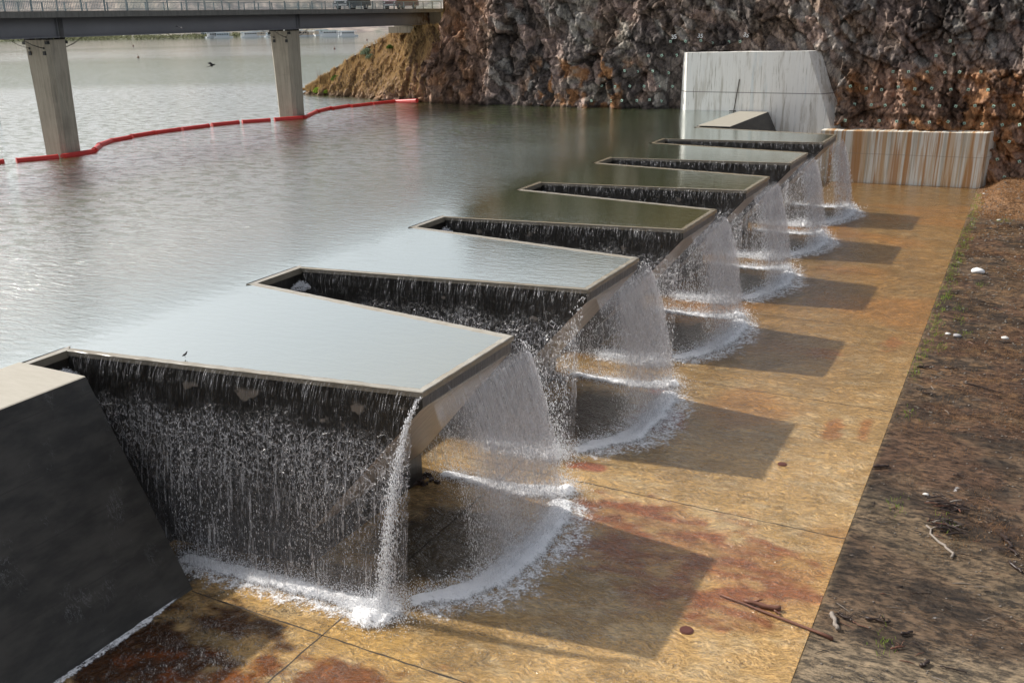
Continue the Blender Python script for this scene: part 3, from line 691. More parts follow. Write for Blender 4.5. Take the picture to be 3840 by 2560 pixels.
def ribbon(pts, wid, hgt, name, parent, seed=0, dens=12, ws=1.0, al=.95):
    """foam strip following pts on the apron; uv.y = density"""
    pts = np.array(pts, float); seg = np.r_[0, np.cumsum(np.linalg.norm(np.diff(pts, axis=0), axis=1))]
    nu = int(seg[-1] * dens) + 3; s = np.linspace(0, seg[-1], nu); px = np.interp(s, seg, pts[:, 0]); py = np.interp(s, seg, pts[:, 1])
    w = 1.35 * ws * (np.interp(s, seg, wid) if hasattr(wid, '__len__') else np.full(nu, wid))
    k = np.ones(9) / 9; px = np.convolve(np.pad(px, 4, 'edge'), k, 'valid'); py = np.convolve(np.pad(py, 4, 'edge'), k, 'valid')
    tx = np.gradient(px); ty = np.gradient(py); l = np.hypot(tx, ty) + 1e-9; nx, ny = ty / l, -tx / l
    nv = 19; v = np.linspace(-1, 1, nv)
    wv = w[:, None] * (1 + .5 * (fbm(s[:, None] * 1.3, 0 * v[None], seed, 3) - .5))
    X = px[:, None] + nx[:, None] * v * wv; Y = py[:, None] + ny[:, None] * v * wv
    body = np.clip(1.25 - np.abs(v) ** 1.5 * 1.25, 0, 1)[None] * np.minimum(1, np.minimum(s, seg[-1] - s) / .35 + .05)[:, None]
    Z = -H + .015 + hgt * body * (.25 + 1.2 * fbm(X * 3.2, Y * 3.2, seed + 4, 4)) * 1.0
    V = np.stack([X, Y, Z], -1).reshape(-1, 3); uv = np.stack([s[:, None] + 0 * v, body * al], -1).reshape(-1, 2)
    return mk(name, V, grid(nu, nv), M_foam, parent, uv=uv, smooth=True)
def chute_z(x):
    a = np.clip((x - T) / (3.7 - T), 0, 1); return -.62 - (H - .50) * a ** .92
ORD = ['nearest', 'second', 'third', 'fourth', 'fifth', 'farthest']
for i in range(NK):
    y0 = PITCH * i; y1 = y0 + FW; sc_n = 1.0 / (1 + i * .55)
    wf = empty('waterfall', (L, y0 + FW / 2, -H), '%s waterfall, a white curtain pouring off the %s box of the zigzag weir' % (ORD[i], ORD[i]), 'waterfall', 'waterfalls pouring off the boxes of the weir')
    inv = Matrix.Translation((-L, -(y0 + FW / 2), H))
    def W(o): o.parent = wf; o.matrix_parent_inverse = inv; return o
    nrm_n = np.array([(TAP + T), -(L - T), 0]); nrm_n /= np.linalg.norm(nrm_n); nrm_f = nrm_n * [1, -1, 1]
    dm = lambda x: np.minimum(H - .03, -chute_z(x) - .02 + np.where(x > 3.6, 9, 0))
    far_x = T + .1
    for lay, sd in ((0, 0), (1, 5)):
        o = sheet((L + .07 + .03 * lay, y0 - .05), (L + .07 + .03 * lay, y1 + .05), (1, 0, 0), 1.45 + .14 * lay, 1.62 + .14 * lay, 90, 60, M_front, 'front_curtain', None, seed=i * 7 + sd, slide=.35, f0=2.4); W(o)
        o = sheet((T + .3, yn(i, T + .3)), (L, yn(i, L)), nrm_n, .95 + .12 * lay, 1.7 + .12 * lay, 150, 50, M_side, 'side_curtain', None, seed=i * 7 + 2 + sd, dmax=dm); W(o)
        if lay: continue
        o = sheet((T + .3, yf(i, T + .3)), (L, yf(i, L)), nrm_f, .7 + .12 * lay, 1.5 + .12 * lay, 110, 40, M_side, 'side_curtain', None, seed=i * 7 + 3 + sd, dmax=dm); W(o)
    # droplets
    def sheet_pts(n, P0, P1, nrm, A0, A1, dlo, dhi, thick, pw=1.0):
        t = rng.random(n); d = dlo + (dhi - dlo) * rng.random(n) ** pw
        A = A0 + (A1 - A0) * t; off = .1 + A * np.sqrt(d / 6.5) + rng.normal(0, 1, n) * thick * (.3 + d / 5)
        P0 = np.array(P0); P1 = np.array(P1); Lr = np.hypot(*(P1 - P0))
        nr = int(Lr * 5); rp = rng.random(nr); wgt = rng.random(nr) ** 3; pick = rng.choice(nr, n, p=wgt / wgt.sum()); m_ = rng.random(n) < .75
        t = np.where(m_, rp[pick] + rng.normal(0, .028, n) / Lr * (.5 + d * .35), t)
        q = P0[None] + (P1 - P0)[None] * t[:, None] + np.array(nrm)[None, :2] * off[:, None]
        # clump into ropes
        q[:, :2] += rng.normal(0, .02, (n, 2))
        return np.stack([q[:, 0], q[:, 1], -d], -1)
    nf = int(9000 * sc_n)
    P = [sheet_pts(int(nf * .8), (L + .05, y0 - .25), (L + .05, y1 + .35), (1, 0, 0), 1.4, 1.7, .9, H - .05, .10, .8),
         sheet_pts(int(nf * (.38 if i == 0 else .22)), (4.5, yn(i, 4.5)), (L - (.0 if i == 0 else .4), y0), nrm_n, 1.0, 1.75, 1.3 if i == 0 else 2.2, H - .05, .10, .8),
         sheet_pts(int(nf * .6), (5, yf(i, 5)), (L, y1), nrm_f, .8, 1.55, 1.6, H - .05, .10, .8)]
    P = np.concatenate(P); P = P[P[:, 2] > np.where(P[:, 0] < 3.7, chute_z(P[:, 0]), -99)]
    r = rng.uniform(.003, .008, len(P)) * (1 + .25 * i)
    W(drops(P, r, rng.uniform(2.5, 9, len(P)), 'droplets', None))
    # corner jets
    jets = []
    for (sx, sy, ex, ey, nn, w0) in ((L + .1, y0 - .08, 12.55, y0 - 1.9, (4600, 1000, 250, 200, 150, 100)[i], .13 if i == 0 else .3), (L + .1, y1 + .08, 14.25, y1 + 1.85, 1700 if i == 0 else 900, .28)):
        n = int(nn * sc_n); d = (H - .1) * rng.random(n) ** .75; k = np.sqrt(d / H)
        sp = w0 * (.25 + 1.2 * k)
        jets.append(np.stack([sx + (ex - sx) * k + rng.normal(0, 1, n) * sp * .7, sy + (ey - sy) * k + rng.normal(0, 1, n) * sp * .7, -.1 - d], -1))
    P = np.concatenate(jets)
    W(drops(P, rng.uniform(.005, .015, len(P)) * (1 + .25 * i), rng.uniform(1.5, 4.5, len(P)), 'corner_jet', None)) if i < 2 else None
    # foam lines where the sheets land
    rj = lambda: random.uniform(-.18, .18)
    fr = [(a_ + rj(), b_ + rj()) for a_, b_ in [(13.0, y0 - 1.2), (13.9, y0 - .2), (14.6, y0 + 1.3), (14.9, y0 + 3.6), (14.8, y0 + 5.6), (14.45, y1 + 1.3)]]
    W(ribbon(fr, [.28, .42, .5, .5, .45, .35], .16, 'foam', None, seed=i))
    W(ribbon([(q[0] + .25, q[1]) for q in fr], [.5, .6, .8, .8, .7, .4], .02, 'foam_wash', None, seed=i + 300, ws=1.9, al=.52))
    ns = [(4.6, yn(i, 4.6) - .95), (7, yn(i, 7) - 1.15), (9.5, yn(i, 9.5) - 1.35), (11.3, yn(i, 11.3) - 1.5), (12.4, y0 - 1.85)]
    if i: ns = [(9.3, yn(i, 9.3) - 1.3)] + ns[3:]
    W(ribbon(ns, [.28] + [.34] * (len(ns) - 2) + [.4], .13, 'foam', None, seed=i + 20))
    W(ribbon([(q[0], q[1] - .2) for q in ns], [.45] * len(ns), .02, 'foam_wash', None, seed=i + 320, ws=1.8, al=.52))
    fs = [(9.1, yf(i, 9.1) + .75), (11.2, yf(i, 11.2) + 1.0), (12.8, y1 + 1.35), (14.2, y1 + 1.9)]
    W(ribbon(fs, [.25, .33, .42, .5], .14, 'foam', None, seed=i + 40))
    for (cx, cy, rr) in ((12.45, y0 - 1.95, .8 if i == 0 else .55), (14.25, y1 + 1.9, .5)):
        W(ribbon([(cx - rr, cy - .1), (cx, cy), (cx + rr, cy + .05)], [rr * .5, rr, rr * .5], .30, 'foam', None, seed=i + 60, dens=20, al=1.15))
    # splash droplets thrown up along the foam
    SP = []
    for path, cnt, spread, hh in ((fr, 8000, .46, .18), (ns, 6500, .38, .15), (fs, 4000, .34, .14), ([(12.1, y0 - 1.9), (12.9, y0 - 1.85)], 4500, .42, .28), ([(14.0, y1 + 1.85), (14.5, y1 + 1.9)], 1400, .4, .26)):
        n = int(cnt * sc_n); pa = np.array(path); sg = np.r_[0, np.cumsum(np.linalg.norm(np.diff(pa, axis=0), axis=1))]; s_ = rng.random(n) * sg[-1]
        q = np.stack([np.interp(s_, sg, pa[:, 0]), np.interp(s_, sg, pa[:, 1])], -1) + rng.normal(0, spread, (n, 2))
        SP.append(np.stack([q[:, 0], q[:, 1], -H + .03 + np.abs(rng.normal(0, hh, n))], -1))
    P = np.concatenate(SP)
    W(drops(P, rng.uniform(.006, .020, len(P)) * (1 + .25 * i), rng.uniform(.7, 1.5, len(P)), 'splash', None))
# small gushes where the short upstream walls pour on the head of each chute
for i in range(NK):
    c = cgap(i); cy = (c + BW / 2 - T) if True else c; n = int(1300 / (1 + i * .7))
    yc = cy - .55; 
    th = rng.random(n) * 2 * np.pi; rr = np.sqrt(rng.random(n))
    P = np.stack([.75 + rr * np.cos(th) * .38, yc + rr * np.sin(th) * .5, -.62 + .0 - .18 * rr + np.abs(rng.normal(0, .06, n)) + .14 * (1 - rr)], -1)
    P2 = np.stack([1.1 + rng.random(n) * 1.2, yc + rng.normal(0, .25, n), 0 * P[:, 0]], -1); P2[:, 2] = chute_z(P2[:, 0]) + .02 + np.abs(rng.normal(0, .05, n))
    P = np.concatenate([P, P2[:n // 3]])
    lb = ['by the near left abutment', 'between the nearest and second boxes', 'between the second and third boxes', 'between the third and fourth boxes', 'between the fourth and fifth boxes', 'between the fifth and farthest boxes'][i]
    tag(drops(P, rng.uniform(.008, .022, len(P)) * (1 + .2 * i), rng.uniform(.6, 1.2, len(P)), 'water_gush'), 'small white gush at the upstream corner of the slot ' + lb, 'gush', 'gushes at the heads of the slots')
# line of foam along the toe of the near abutment
fm = ribbon([(6.35, -3.7), (6.5, -5.5), (6.5, -8), (6.5, -12)], [.10, .15, .16, .16], .05, 'toe_foam', None, seed=90, al=.62); tag(fm, 'thin white foam line along the toe of the dark near abutment', 'foam')

# ------------------------------------------------------------------ bridge
M_steel = Mat('grey_steel'); p_ = M_steel.pos
_n = M_steel.noise(M_steel.map(p_, (1, .25, .3)), 1.5, 5, .6); _z = M_steel.xyz(p_)
_c = M_steel.mix(_n, (.12, .12, .135), (.20, .20, .215)); _c = M_steel.mix(M_steel.rng(_z[2], 9.8, 10.75, 0, .75), _c, (.05, .045, .05))  # web darkens upward: shade of the deck overhang painted in
_c = M_steel.mix(M_steel.math('MULTIPLY', M_steel.rng(_z[1], 86, 91), M_steel.rng(M_steel.noise(p_, 1.2, 4), .35, .6)), _c, (.05, .022, .015))
M_steel = M_steel.done(M_steel.bsdf(_c, .55, spec=.3))
M_fascia = concrete('fascia_concrete', (.155, .15, .14), .4, (.07, .065, .06))
M_rail = simple('galvanised_rail', (.26, .31, .32), .5, .2); M_blk = simple('black_rubber', (.015, .015, .016), .6)
A_ = Vector((-42.95, 32.9, 0)); B_ = Vector((-44.25, 63.5, 0)); dr = (B_ - A_).normalized(); pn = Vector((dr.y, -dr.x, 0))   # pn points to the camera side
ang = math.atan2(dr.y, dr.x)
def BM(): return Matrix.Translation((A_.x, A_.y, 0)) @ Matrix.Rotation(ang, 4, 'Z')   # local x along bridge, local -y to camera
bridge = empty('road_bridge', (A_.x, A_.y, 0), 'long grey road bridge on concrete piers crossing the lake', 'bridge', rz=ang)
def bp(mb, name, mats):
    o = mb.build(name, mats); o.parent = bridge; return o
X0, X1 = -60, 61.5
nearY = -1.75
b = MB(); b.box(X0, X1, -2.8, 4.6, 10.72, 11.12); b.box(X0, X1, -2.86, -2.45, 10.70, 11.17); b.box(X0, X1, 4.3, 4.7, 10.70, 11.17); bp(b, 'deck', M_fascia)
for yy in (nearY, .35, 2.6):
    segs = [(X0, -.25), (.25, 30.45), (30.85, 58.5)]
    b = MB()
    for s0, s1 in segs:
        b.box(s0, s1, yy - .02, yy + .02, 9.28, 10.715); b.box(s0, s1, yy - .25, yy + .25, 9.20, 9.277); b.box(s0, s1, yy - .2, yy + .2, 10.66, 10.712)
        b.box(s0, s0 + .06, yy - .22, yy + .22, 9.28, 10.7); b.box(s1 - .06, s1, yy - .22, yy + .22, 9.28, 10.7)
    bp(b, 'girder', M_steel)
for yy in (-2.66, 4.5):
    b = MB(); zt = 12.03
    b.box(X0, X1 - 1, yy - .05, yy + .05, zt - .06, zt); b.box(X0, X1 - 1, yy - .025, yy + .025, 11.30, 11.34)
    bp(b, 'handrail', M_rail)
    k = X1 - 1.04
    while k > -34: b = MB(); b.box(k - .045, k + .045, yy - .045, yy + .045, 11.17, zt - .06); bp(b, 'rail_post', M_rail); k -= 2.35
    b = MB(); k = X0 + .15
    while k < X1 - 3: b.box(k - .011, k + .011, yy - .011, yy + .011, 11.34, zt - .06); k += .16
    bp(b, 'rail_bars', M_rail)
for cx in (-30.9, 0, 30.62):
    b = MB()
    def octo(w, d, c=.32): return [(-d / 2 + c, -w / 2), (d / 2 - c, -w / 2), (d / 2, -w / 2 + c), (d / 2, w / 2 - c), (d / 2 - c, w / 2), (-d / 2 + c, w / 2), (-d / 2, w / 2 - c), (-d / 2, -w / 2 + c)]
    prof = [(-3, 2.35, 1.95), (1.0, 2.4, 1.95), (1.03, 2.37, 1.92), (1.06, 2.4, 1.95), (4.6, 2.55, 1.98), (4.63, 2.52, 1.95), (4.66, 2.55, 1.98), (9.05, 2.8, 2.05)]
    V = []; 
    for z, w, d in prof: V += [(cx + q[0], q[1], z) for q in octo(w, d)]
    F = [tuple(range(8))[::-1], tuple(range((len(prof) - 1) * 8, len(prof) * 8))]
    for a in range(len(prof) - 1):
        for k in range(8): F.append((a * 8 + k, a * 8 + (k + 1) % 8, (a + 1) * 8 + (k + 1) % 8, (a + 1) * 8 + k))
    b.add(V, F); pr_ = bp(b, 'pier', M_pier)
    for (u_, yy) in ((-.55, nearY + .75), (.55, nearY + .75), (-.55, 1.1), (.55, 1.1)):
        b = MB(); b.box(cx + u_ - .28, cx + u_ + .28, yy - .3, yy + .3, 8.95, 9.2); b.box(cx + u_ - .36 * (1 if u_ < 0 else 0) - .1, cx + u_ + .36 * (u_ > 0) + .1, yy - .34, yy + .34, 8.72, 8.95); o = b.build('bearing', M_blk); o.parent = pr_
    for yy in (-.95, .65):
        b = MB(); b.box(cx - 1.12, cx - .98, yy - .12, yy + .12, 7.9, 8.2); b.box(cx - 1.1, cx - .98, yy - .05, yy + .05, 8.35, 8.5); o = b.build('cable_bracket', M_blk); o.parent = pr_
    for s_ in (-1, 1):
        b = MB()
        for yy in (-.95, -.8, .6):
            b.tube([(cx + s_ * 1.05, yy, 8.42), (cx + s_ * 2.0, yy, 8.7), (cx + s_ * 3.1, yy, 9.25)], .018, 5)
        o = b.build('restraint_cable', M_blk); o.parent = pr_
b = MB(); b.box(58.5, 61.6, -2.5, 4.4, 8.2, 9.0); b.box(60.2, 61.7, -2.75, 4.6, 9.0, 11.0); b.box(58.9, 59.6, nearY - .4, nearY + .4, 9.0, 9.19)
bp(b, 'end_seat', M_pier)
M_road = simple('asphalt', (.05, .05, .05), .9)
b = MB(); b.box(61.7, 110, -2.6, 4.6, 10.6, 11.10); o = b.build('road', M_road); o.matrix_world = BM(); tag(o, kind='structure')
b = MB(); b.box(61, 66, -3.0, -2.9, 11.3, 11.5); b.box(61.2, 61.3, -2.9, -2.85, 10.9, 11.45); b.box(65, 65.1, -2.9, -2.85, 10.9, 11.45)
o = b.build('guard_rail', simple('white_metal', (.75, .76, .76), .4)); o.matrix_world = BM(); tag(o, 'short pale metal guard rail beyond the right end of the bridge', 'guard rail')

# vehicles on the bridge
M_glass = simple('dark_glass', (.02, .025, .03), .1, spec=.8); M_tyre = M_blk; M_chr = simple('chrome_bumper', (.55, .55, .57), .25, .8); M_lamp = simple('clear_lamp', (.85, .85, .85), .2)
def vehicle(name, x, y, col, label, cat, Ln, truck):
    body = Mat(name + '_paint'); pm_ = body.done(body.bsdf(body.mix(body.noise(body.pos, 3, 2), col, tuple(c * 1.15 for c in col)), .3, coat=.6))
    root = empty(name, (0, 0, 0), label, cat); root.matrix_world = BM() @ Matrix.Translation((x, y, 11.13))
    hw = .92; pr2 = [(0, .38), (0, .95), (.15, 1.05), (1.25, 1.15), (1.95, 1.75), (3.3, 1.78), (3.75 if truck else 4.6, 1.12), (Ln - .1, 1.08), (Ln, .9), (Ln, .4)]
    b = MB(); n = len(pr2)
    V = [(px, -hw + (.12 if pz > 1.3 else 0), pz) for px, pz in pr2] + [(px, hw - (.12 if pz > 1.3 else 0), pz) for px, pz in pr2]
    b.add(V, [tuple(range(n)), tuple(range(n, 2 * n))[::-1]] + [(k, n + k, n + (k + 1) % n, (k + 1) % n) for k in range(n)]); b.build('body', pm_, root)
    b = MB(); b.add([(1.45, -hw + .0, 1.2), (3.5, -hw, 1.2), (3.2, -hw + .1, 1.68), (2.0, -hw + .1, 1.68)], [(0, 1, 2, 3)]); b.add([(1.45, hw, 1.2), (3.5, hw, 1.2), (3.2, hw - .1, 1.68), (2.0, hw - .1, 1.68)], [(3, 2, 1, 0)])
    b.add([(1.27, -.8, 1.2), (1.27, .8, 1.2), (1.88, .72, 1.72), (1.88, -.72, 1.72)], [(0, 3, 2, 1)]); b.build('window', M_glass, root)
    for wx in (.85, Ln - 1.0):
        for s_ in (-1, 1):
            b = MB(); b.tube([(wx, s_ * (hw - .18), .36), (wx, s_ * (hw + .03), .36)], .36, 16); w = b.build('wheel', M_tyre, root)
            b = MB(); b.tube([(wx, s_ * (hw + .02), .36), (wx, s_ * (hw + .045), .36)], .2, 12); b.build('rim', M_chr, w)
    b = MB(); b.box(-.1, .05, -hw, hw, .42, .62); b.build('bumper', M_chr, root)
    b = MB(); b.box(Ln - .05, Ln + .1, -hw, hw, .42, .62); b.build('bumper', M_chr, root)
    for s_ in (-1, 1):
        b = MB(); b.box(-.03, .03, s_ * .72 - .14, s_ * .72 + .14, .74, .92); b.build('headlight', M_lamp, root)
        b = MB(); b.box(Ln - .02, Ln + .03, s_ * .78 - .1, s_ * .78 + .1, .74, .96); b.build('tail_light', simple('red_lamp', (.5, .02, .02), .3), root)
vehicle('parked_car', 40.5, -.6, (.02, .022, .03), 'dark car on the bridge, to the left of the red pickup', 'car', 4.9, False)
vehicle('pickup_truck', 51.0, -.6, (.10, .015, .02), 'dark red pickup truck near the right end of the bridge', 'pickup', 5.6, True)

# ------------------------------------------------------------------ red floating boom
BOOM = [(-43.32,27.33,-42.48,27.64),(-42.50,28.10,-41.12,31.00),(-40.98,31.18,-41.20,34.56),(-41.81,35.02,-43.93,37.35),(-44.21,37.55,-45.78,40.31),(-45.78,40.31,-46.24,42.87),(-46.71,43.37,-46.94,46.36),(-46.90,46.37,-46.71,49.49),(-46.71,49.68,-46.32,53.05),(-46.54,53.57,-45.64,56.68),(-45.51,56.93,-43.88,59.55),(-43.80,60.00,-42.10,62.71),(-41.99,62.75,-45.40,69.34),(-45.07,68.93,-46.25,73.00),(-45.69,72.36,-45.87,76.12),(-45.32,75.71,-44.76,79.27),(-44.63,79.30,-43.93,83.05),(-43.74,83.10,-39.99,82.22)]
BOOM[0] = (-45.0, 25.2, -42.95, 27.5)
M_red = Mat('red_float'); M_red = M_red.done(M_red.bsdf(M_red.mix(M_red.noise(M_red.pos, 2, 4), (.42, .012, .012), (.60, .03, .02)), .5, coat=.05))
for k, (xa, ya, xb, yb) in enumerate(BOOM):
    n0 = 'red boom float '
    lbs = ['at the left edge of the photo', 'just left of the near bridge pier', 'just right of the near bridge pier', 'short kinked one past the near bridge pier', 'beginning the long curve between the piers', 'second in the long curve between the piers', 'third in the long curve between the piers', 'fourth in the long curve between the piers', 'fifth in the long curve between the piers', 'sixth in the long curve between the piers', 'last but one before the far bridge pier', 'across the foot of the far bridge pier', 'bending away just past the far bridge pier', 'second past the far bridge pier', 'third past the far bridge pier', 'fourth past the far bridge pier', 'last but one before the rocky shore', 'tilted end one touching the rocky shore']
    A = Vector((xa, ya, 0)); B = Vector((xb, yb, 0)); ln = (B - A).length
    r = .25; zt = .08
    root = empty('boom_float', (xa, ya, 0), n0 + lbs[k], 'boom float', 'red floats of the boom across the lake', rz=math.atan2(yb - ya, xb - xa))
    if k == 17: root.rotation_euler = (0, -.07, root.rotation_euler[2])
    b = MB(); b.tube([(.04, 0, zt), (.10, 0, zt), (ln * .33, 0, zt), (ln * .66, 0, zt), (ln - .10, 0, zt), (ln - .04, 0, zt)], [r * .85, r, r, r, r, r * .85], 14); b.build('float_body', M_red, root, smooth=False)
    b = MB()
    for q in (.10, ln - .12): b.tube([(q - .05, 0, zt), (q + .05, 0, zt)], r * 1.12, 12)
    b.build('end_collar', M_red, root)
    b = MB(); b.tube([(-.2, 0, -.02), (.1, 0, 0)], .03, 6); b.build('link', M_blk, root)

# ------------------------------------------------------------------ far shore, hills, marina
def hills():
    az = np.radians(np.linspace(-72, 30, 260)); rr = np.concatenate([np.linspace(0, 1, 26) ** 1.4])
    AZ, R_ = np.meshgrid(az, rr, indexing='ij')
    deg = np.degrees(AZ)
    shore = np.interp(deg, [-72, -56, -50, -45, -40, -36, -33, -28, 30], [700, 745, 700, 640, 690, 740, 760, 700, 600])
    shore = shore + 25 * (fbm(deg * .6, deg * 0, 81, 3) - .5)
    Rr = shore + R_ * 1300
    X = 27.7 + np.sin(AZ) * Rr; Y = -21.9 + np.cos(AZ) * Rr
    hh = sst(.0, .55, R_) * 150 * (.45 + .9 * fbm(X / 260, Y / 260, 83, 5)) + sst(0, .03, R_) * 2.5 - 2.0 * (R_ == 0)
    hh = hh + (fbm(X / 40, Y / 40, 84, 4) - .5) * 14 * sst(.02, .2, R_)
    c = mixc((.40, .32, .24), (.30, .27, .25), fbm(X / 60, Y / 60, 85, 5))
    c = mixc(c, (.17, .18, .13), sst(.52, .66, fbm(X / 30, Y / 30, 86, 5)) * .8)
    c = mixc(c, (.12, .14, .06), sst(.035, .015, R_) * (deg < -38) * .8)
    c = mixc(c, (.33, .35, .40), sst(.0, .8, R_) * .5 + .15)  # distance haze mixed into the hill colour
    V = np.stack([X, Y, hh], -1).reshape(-1, 3)
    m = Mat('dry_hillside'); n = m.noise(m.pos, .05, 6, .7); cc = m.col()
    b_ = m.mix(m.rng(n, .35, .65), m.mix(1, cc, (.6, .6, .65), 'MULTIPLY'), m.mix(1, cc, (1.25, 1.22, 1.2), 'MULTIPLY'))
    tag(mk('hills', V, grid(len(az), len(rr)), m.done(m.bsdf(b_, .95, spec=.05)), col=c.reshape(-1, 3), smooth=True), kind='structure')
hills()
def fol_mat(name, c0, c1):
    m = Mat(name); n = m.noise(m.pos, 3, 3); b_ = m.mix(n, c0, c1)
    d = m.n('ShaderNodeBsdfDiffuse'); m.put(d.inputs[0], b_); t = m.n('ShaderNodeBsdfTranslucent'); m.put(t.inputs[0], b_)
    x = m.n('ShaderNodeMixShader'); x.inputs[0].default_value = .3; m.put(x.inputs[1], d.outputs[0]); m.put(x.inputs[2], t.outputs[0]); return m.done(x.outputs[0])
M_leaf = fol_mat('green_leaves', (.05, .09, .02), (.13, .20, .05)); M_far = fol_mat('shore_foliage', (.13, .13, .08), (.20, .21, .12)); M_straw = fol_mat('dry_straw', (.36, .23, .10), (.58, .42, .22)); M_orange = fol_mat('rusty_dry_grass', (.24, .12, .05), (.42, .25, .13))
M_sage = fol_mat('sage_leaves', (.13, .17, .11), (.24, .29, .20)); M_bright = fol_mat('bright_weed', (.16, .26, .03), (.34, .46, .08))
def leafcloud(n, sz, fn):
    c = np.array([fn() for _ in range(n)]); a = rng.normal(0, 1, (n, 3)); a /= np.linalg.norm(a, axis=1)[:, None]; bb = np.cross(a, rng.normal(0, 1, (n, 3))); bb /= np.linalg.norm(bb, axis=1)[:, None]
    s = sz * rng.uniform(.5, 1.2, n)[:, None]
    V = np.stack([c - a * s, c + bb * s * .5, c + a * s, c - bb * s * .5], 1).reshape(-1, 3); return V, np.arange(4 * n).reshape(-1, 4)
# shore shrubs as one distant mass
def shore_bush():
    th = math.radians(random.uniform(-56, -41)); r = random.uniform(652, 700)
    r += float(np.interp(math.degrees(th), [-56, -50, -45, -41], [85, 40, -8, 30])); s = random.uniform(.5, 1)
    return (27.7 + math.sin(th) * r, -21.9 + math.cos(th) * r, 0.6 + abs(random.gauss(0, 1)) * .7)
V, F = leafcloud(5000, 1.2, shore_bush); tag(mk('shore_shrubs', V, F, M_far), 'low green shrubs along the far lake shore', 'shrubs', kind='stuff')
M_boatw = simple('boat_white', (.55, .57, .58), .4); M_boatb = simple('boat_grey', (.40, .46, .50), .5); M_boatt = simple('boat_tan', (.55, .46, .36), .6); M_boatg = simple('canopy_green', (.25, .36, .33), .7)
def boat_proto(wall, roof, two):
    r = empty('houseboat', (0, 0, 0))
    b = MB(); b.prism([(-5.5, -1.8), (4.6, -1.8), (5.8, -.9), (5.8, .9), (4.6, 1.8), (-5.5, 1.8)], -.3, .75); b.build('hull', M_boatw, r)
    b = MB(); b.box(-3.9, 3.6, -1.6, 1.6, .75, 2.95); b.build('cabin', wall, r)
    b = MB(); 
    for k in range(5): b.box(-3.3 + k * 1.4, -2.4 + k * 1.4, -1.64, 1.64, 1.6, 2.4)
    b.build('window', M_glass, r)
    b = MB(); b.box(-5.3, 4.9, -1.85, 1.85, 2.95, 3.1); b.build('roof', roof, r)
    b = MB()
    for x in (-5.2, 4.8):
        for y in (-1.75, 1.75): b.tube([(x, y, .7), (x, y, 2.95)], .06, 5)
    if two:
        for x in (-3, 1.5): 
            for y in (-1.5, 1.5): b.tube([(x, y, 3.1), (x, y, 4.9)], .06, 5)
        b.box(-3.4, 2, -1.7, 1.7, 4.9, 5.05)
    b.build('canopy_frame', M_boatw, r)
    return r
protos = [boat_proto(M_boatb, M_boatw, False), boat_proto(M_boatw, M_boatg, True), boat_proto(M_boatt, M_boatw, True), boat_proto(M_boatw, M_boatb, False)]
def polar(deg, r): t = math.radians(deg); return 27.7 + math.sin(t) * r, -21.9 + math.cos(t) * r
FIX = [(-417.3, 449, 0, 1.0, 'grey houseboat floating alone left of the far bridge pier'), (-398, 452, 3, 1.05, 'white houseboat just left of the far bridge pier, right of the grey one'),
       (-380, 470, 1, 1.1, 'two-deck houseboat close to the left side of the far bridge pier'), (-341.5, 456.9, 1, 1.1, 'green topped two-deck houseboat nearest at the right of the marina'), (-326, 452.7, 3, 1.0, 'low white houseboat at the far right end of the marina')]
used = set()
for x, y, pk, s, lb in FIX:
    o = protos[pk] if pk not in used else copy_tree(protos[pk]); used.add(pk)
    o.location = (x, y, 0); o.rotation_euler = (0, 0, math.radians(random.uniform(22, 45))); o.scale = (s, s, s); tag(o, lb, 'houseboat', 'houseboats on the far side of the lake')
for k in range(26):
    d_ = math.degrees(math.atan2(-341.5 - 27.7, 456.9 + 21.9)) 
    deg = random.uniform(-42.3, -37.3) if k < 22 else random.uniform(-44.3, -42.6); r = random.uniform(618, 665) if deg > -41 else random.uniform(640, 665)
    x, y = polar(deg, r); pk = random.choice([0, 1, 2, 3])
    o = protos[pk] if pk not in used else copy_tree(protos[pk]); used.add(pk)
    o.location = (x, y, 0); o.rotation_euler = (0, 0, random.uniform(0, 6.28)); s = random.uniform(.75, 1.15); o.scale = (s, s, s)
    tag(o, 'small pale houseboat moored among others in the crowded far marina', 'houseboat', 'houseboats crowded in the far marina')
b = MB(); b.prism([(-2.6, -.9), (1.8, -.9), (2.9, 0), (1.8, .9), (-2.6, .9)], -.1, .6); b.add([(-1, -.8, .6), (1.5, -.8, .6), (1.5, .8, .6), (-1, .8, .6), (-.2, 0, 1.4), (.8, 0, 1.4)], [(0, 1, 5, 4), (1, 2, 5), (2, 3, 4, 5), (3, 0, 4)])
o = b.build('covered_boat', M_boatw); o.location = (-455, 470, 0); o.rotation_euler = (0, 0, .7); o.scale = (1.6,) * 3; tag(o, 'small covered white motorboat left of the grey houseboat', 'boat')
# marker buoys and birds
M_buoy = simple('dark_buoy', (.12, .05, .03), .6)
for k, (x, y) in enumerate([(-213, 196), (-262, 330), (-255, 372), (-190, 262), (-140, 208), (-118, 205), (-330, 300)]):
    b = MB(); b.tube([(0, 0, -.2), (0, 0, .25), (0, 0, .5)], [.35, .35, .08], 10); b.tube([(0, 0, .5), (0, 0, 1.1)], .04, 5)
    o = b.build('marker_buoy', M_buoy); o.location = (x, y, 0); tag(o, 'tiny dark marker buoy floating far out on the lake', 'buoy', 'marker buoys dotted over the lake')
b = MB(); b.tube([(0, 0, -.3), (0, 0, .75)], .07, 8); b.box(-.12, .12, -.12, .12, .75, .92); b.box(-.2, .2, -.03, .03, .45, .55); o = b.build('marker_post', M_boatb); o.location = (-72.8, 48.6, 0); tag(o, 'small grey marker post standing in the water at the left edge', 'post')
M_bird = simple('dark_feathers', (.02, .018, .02), .7)
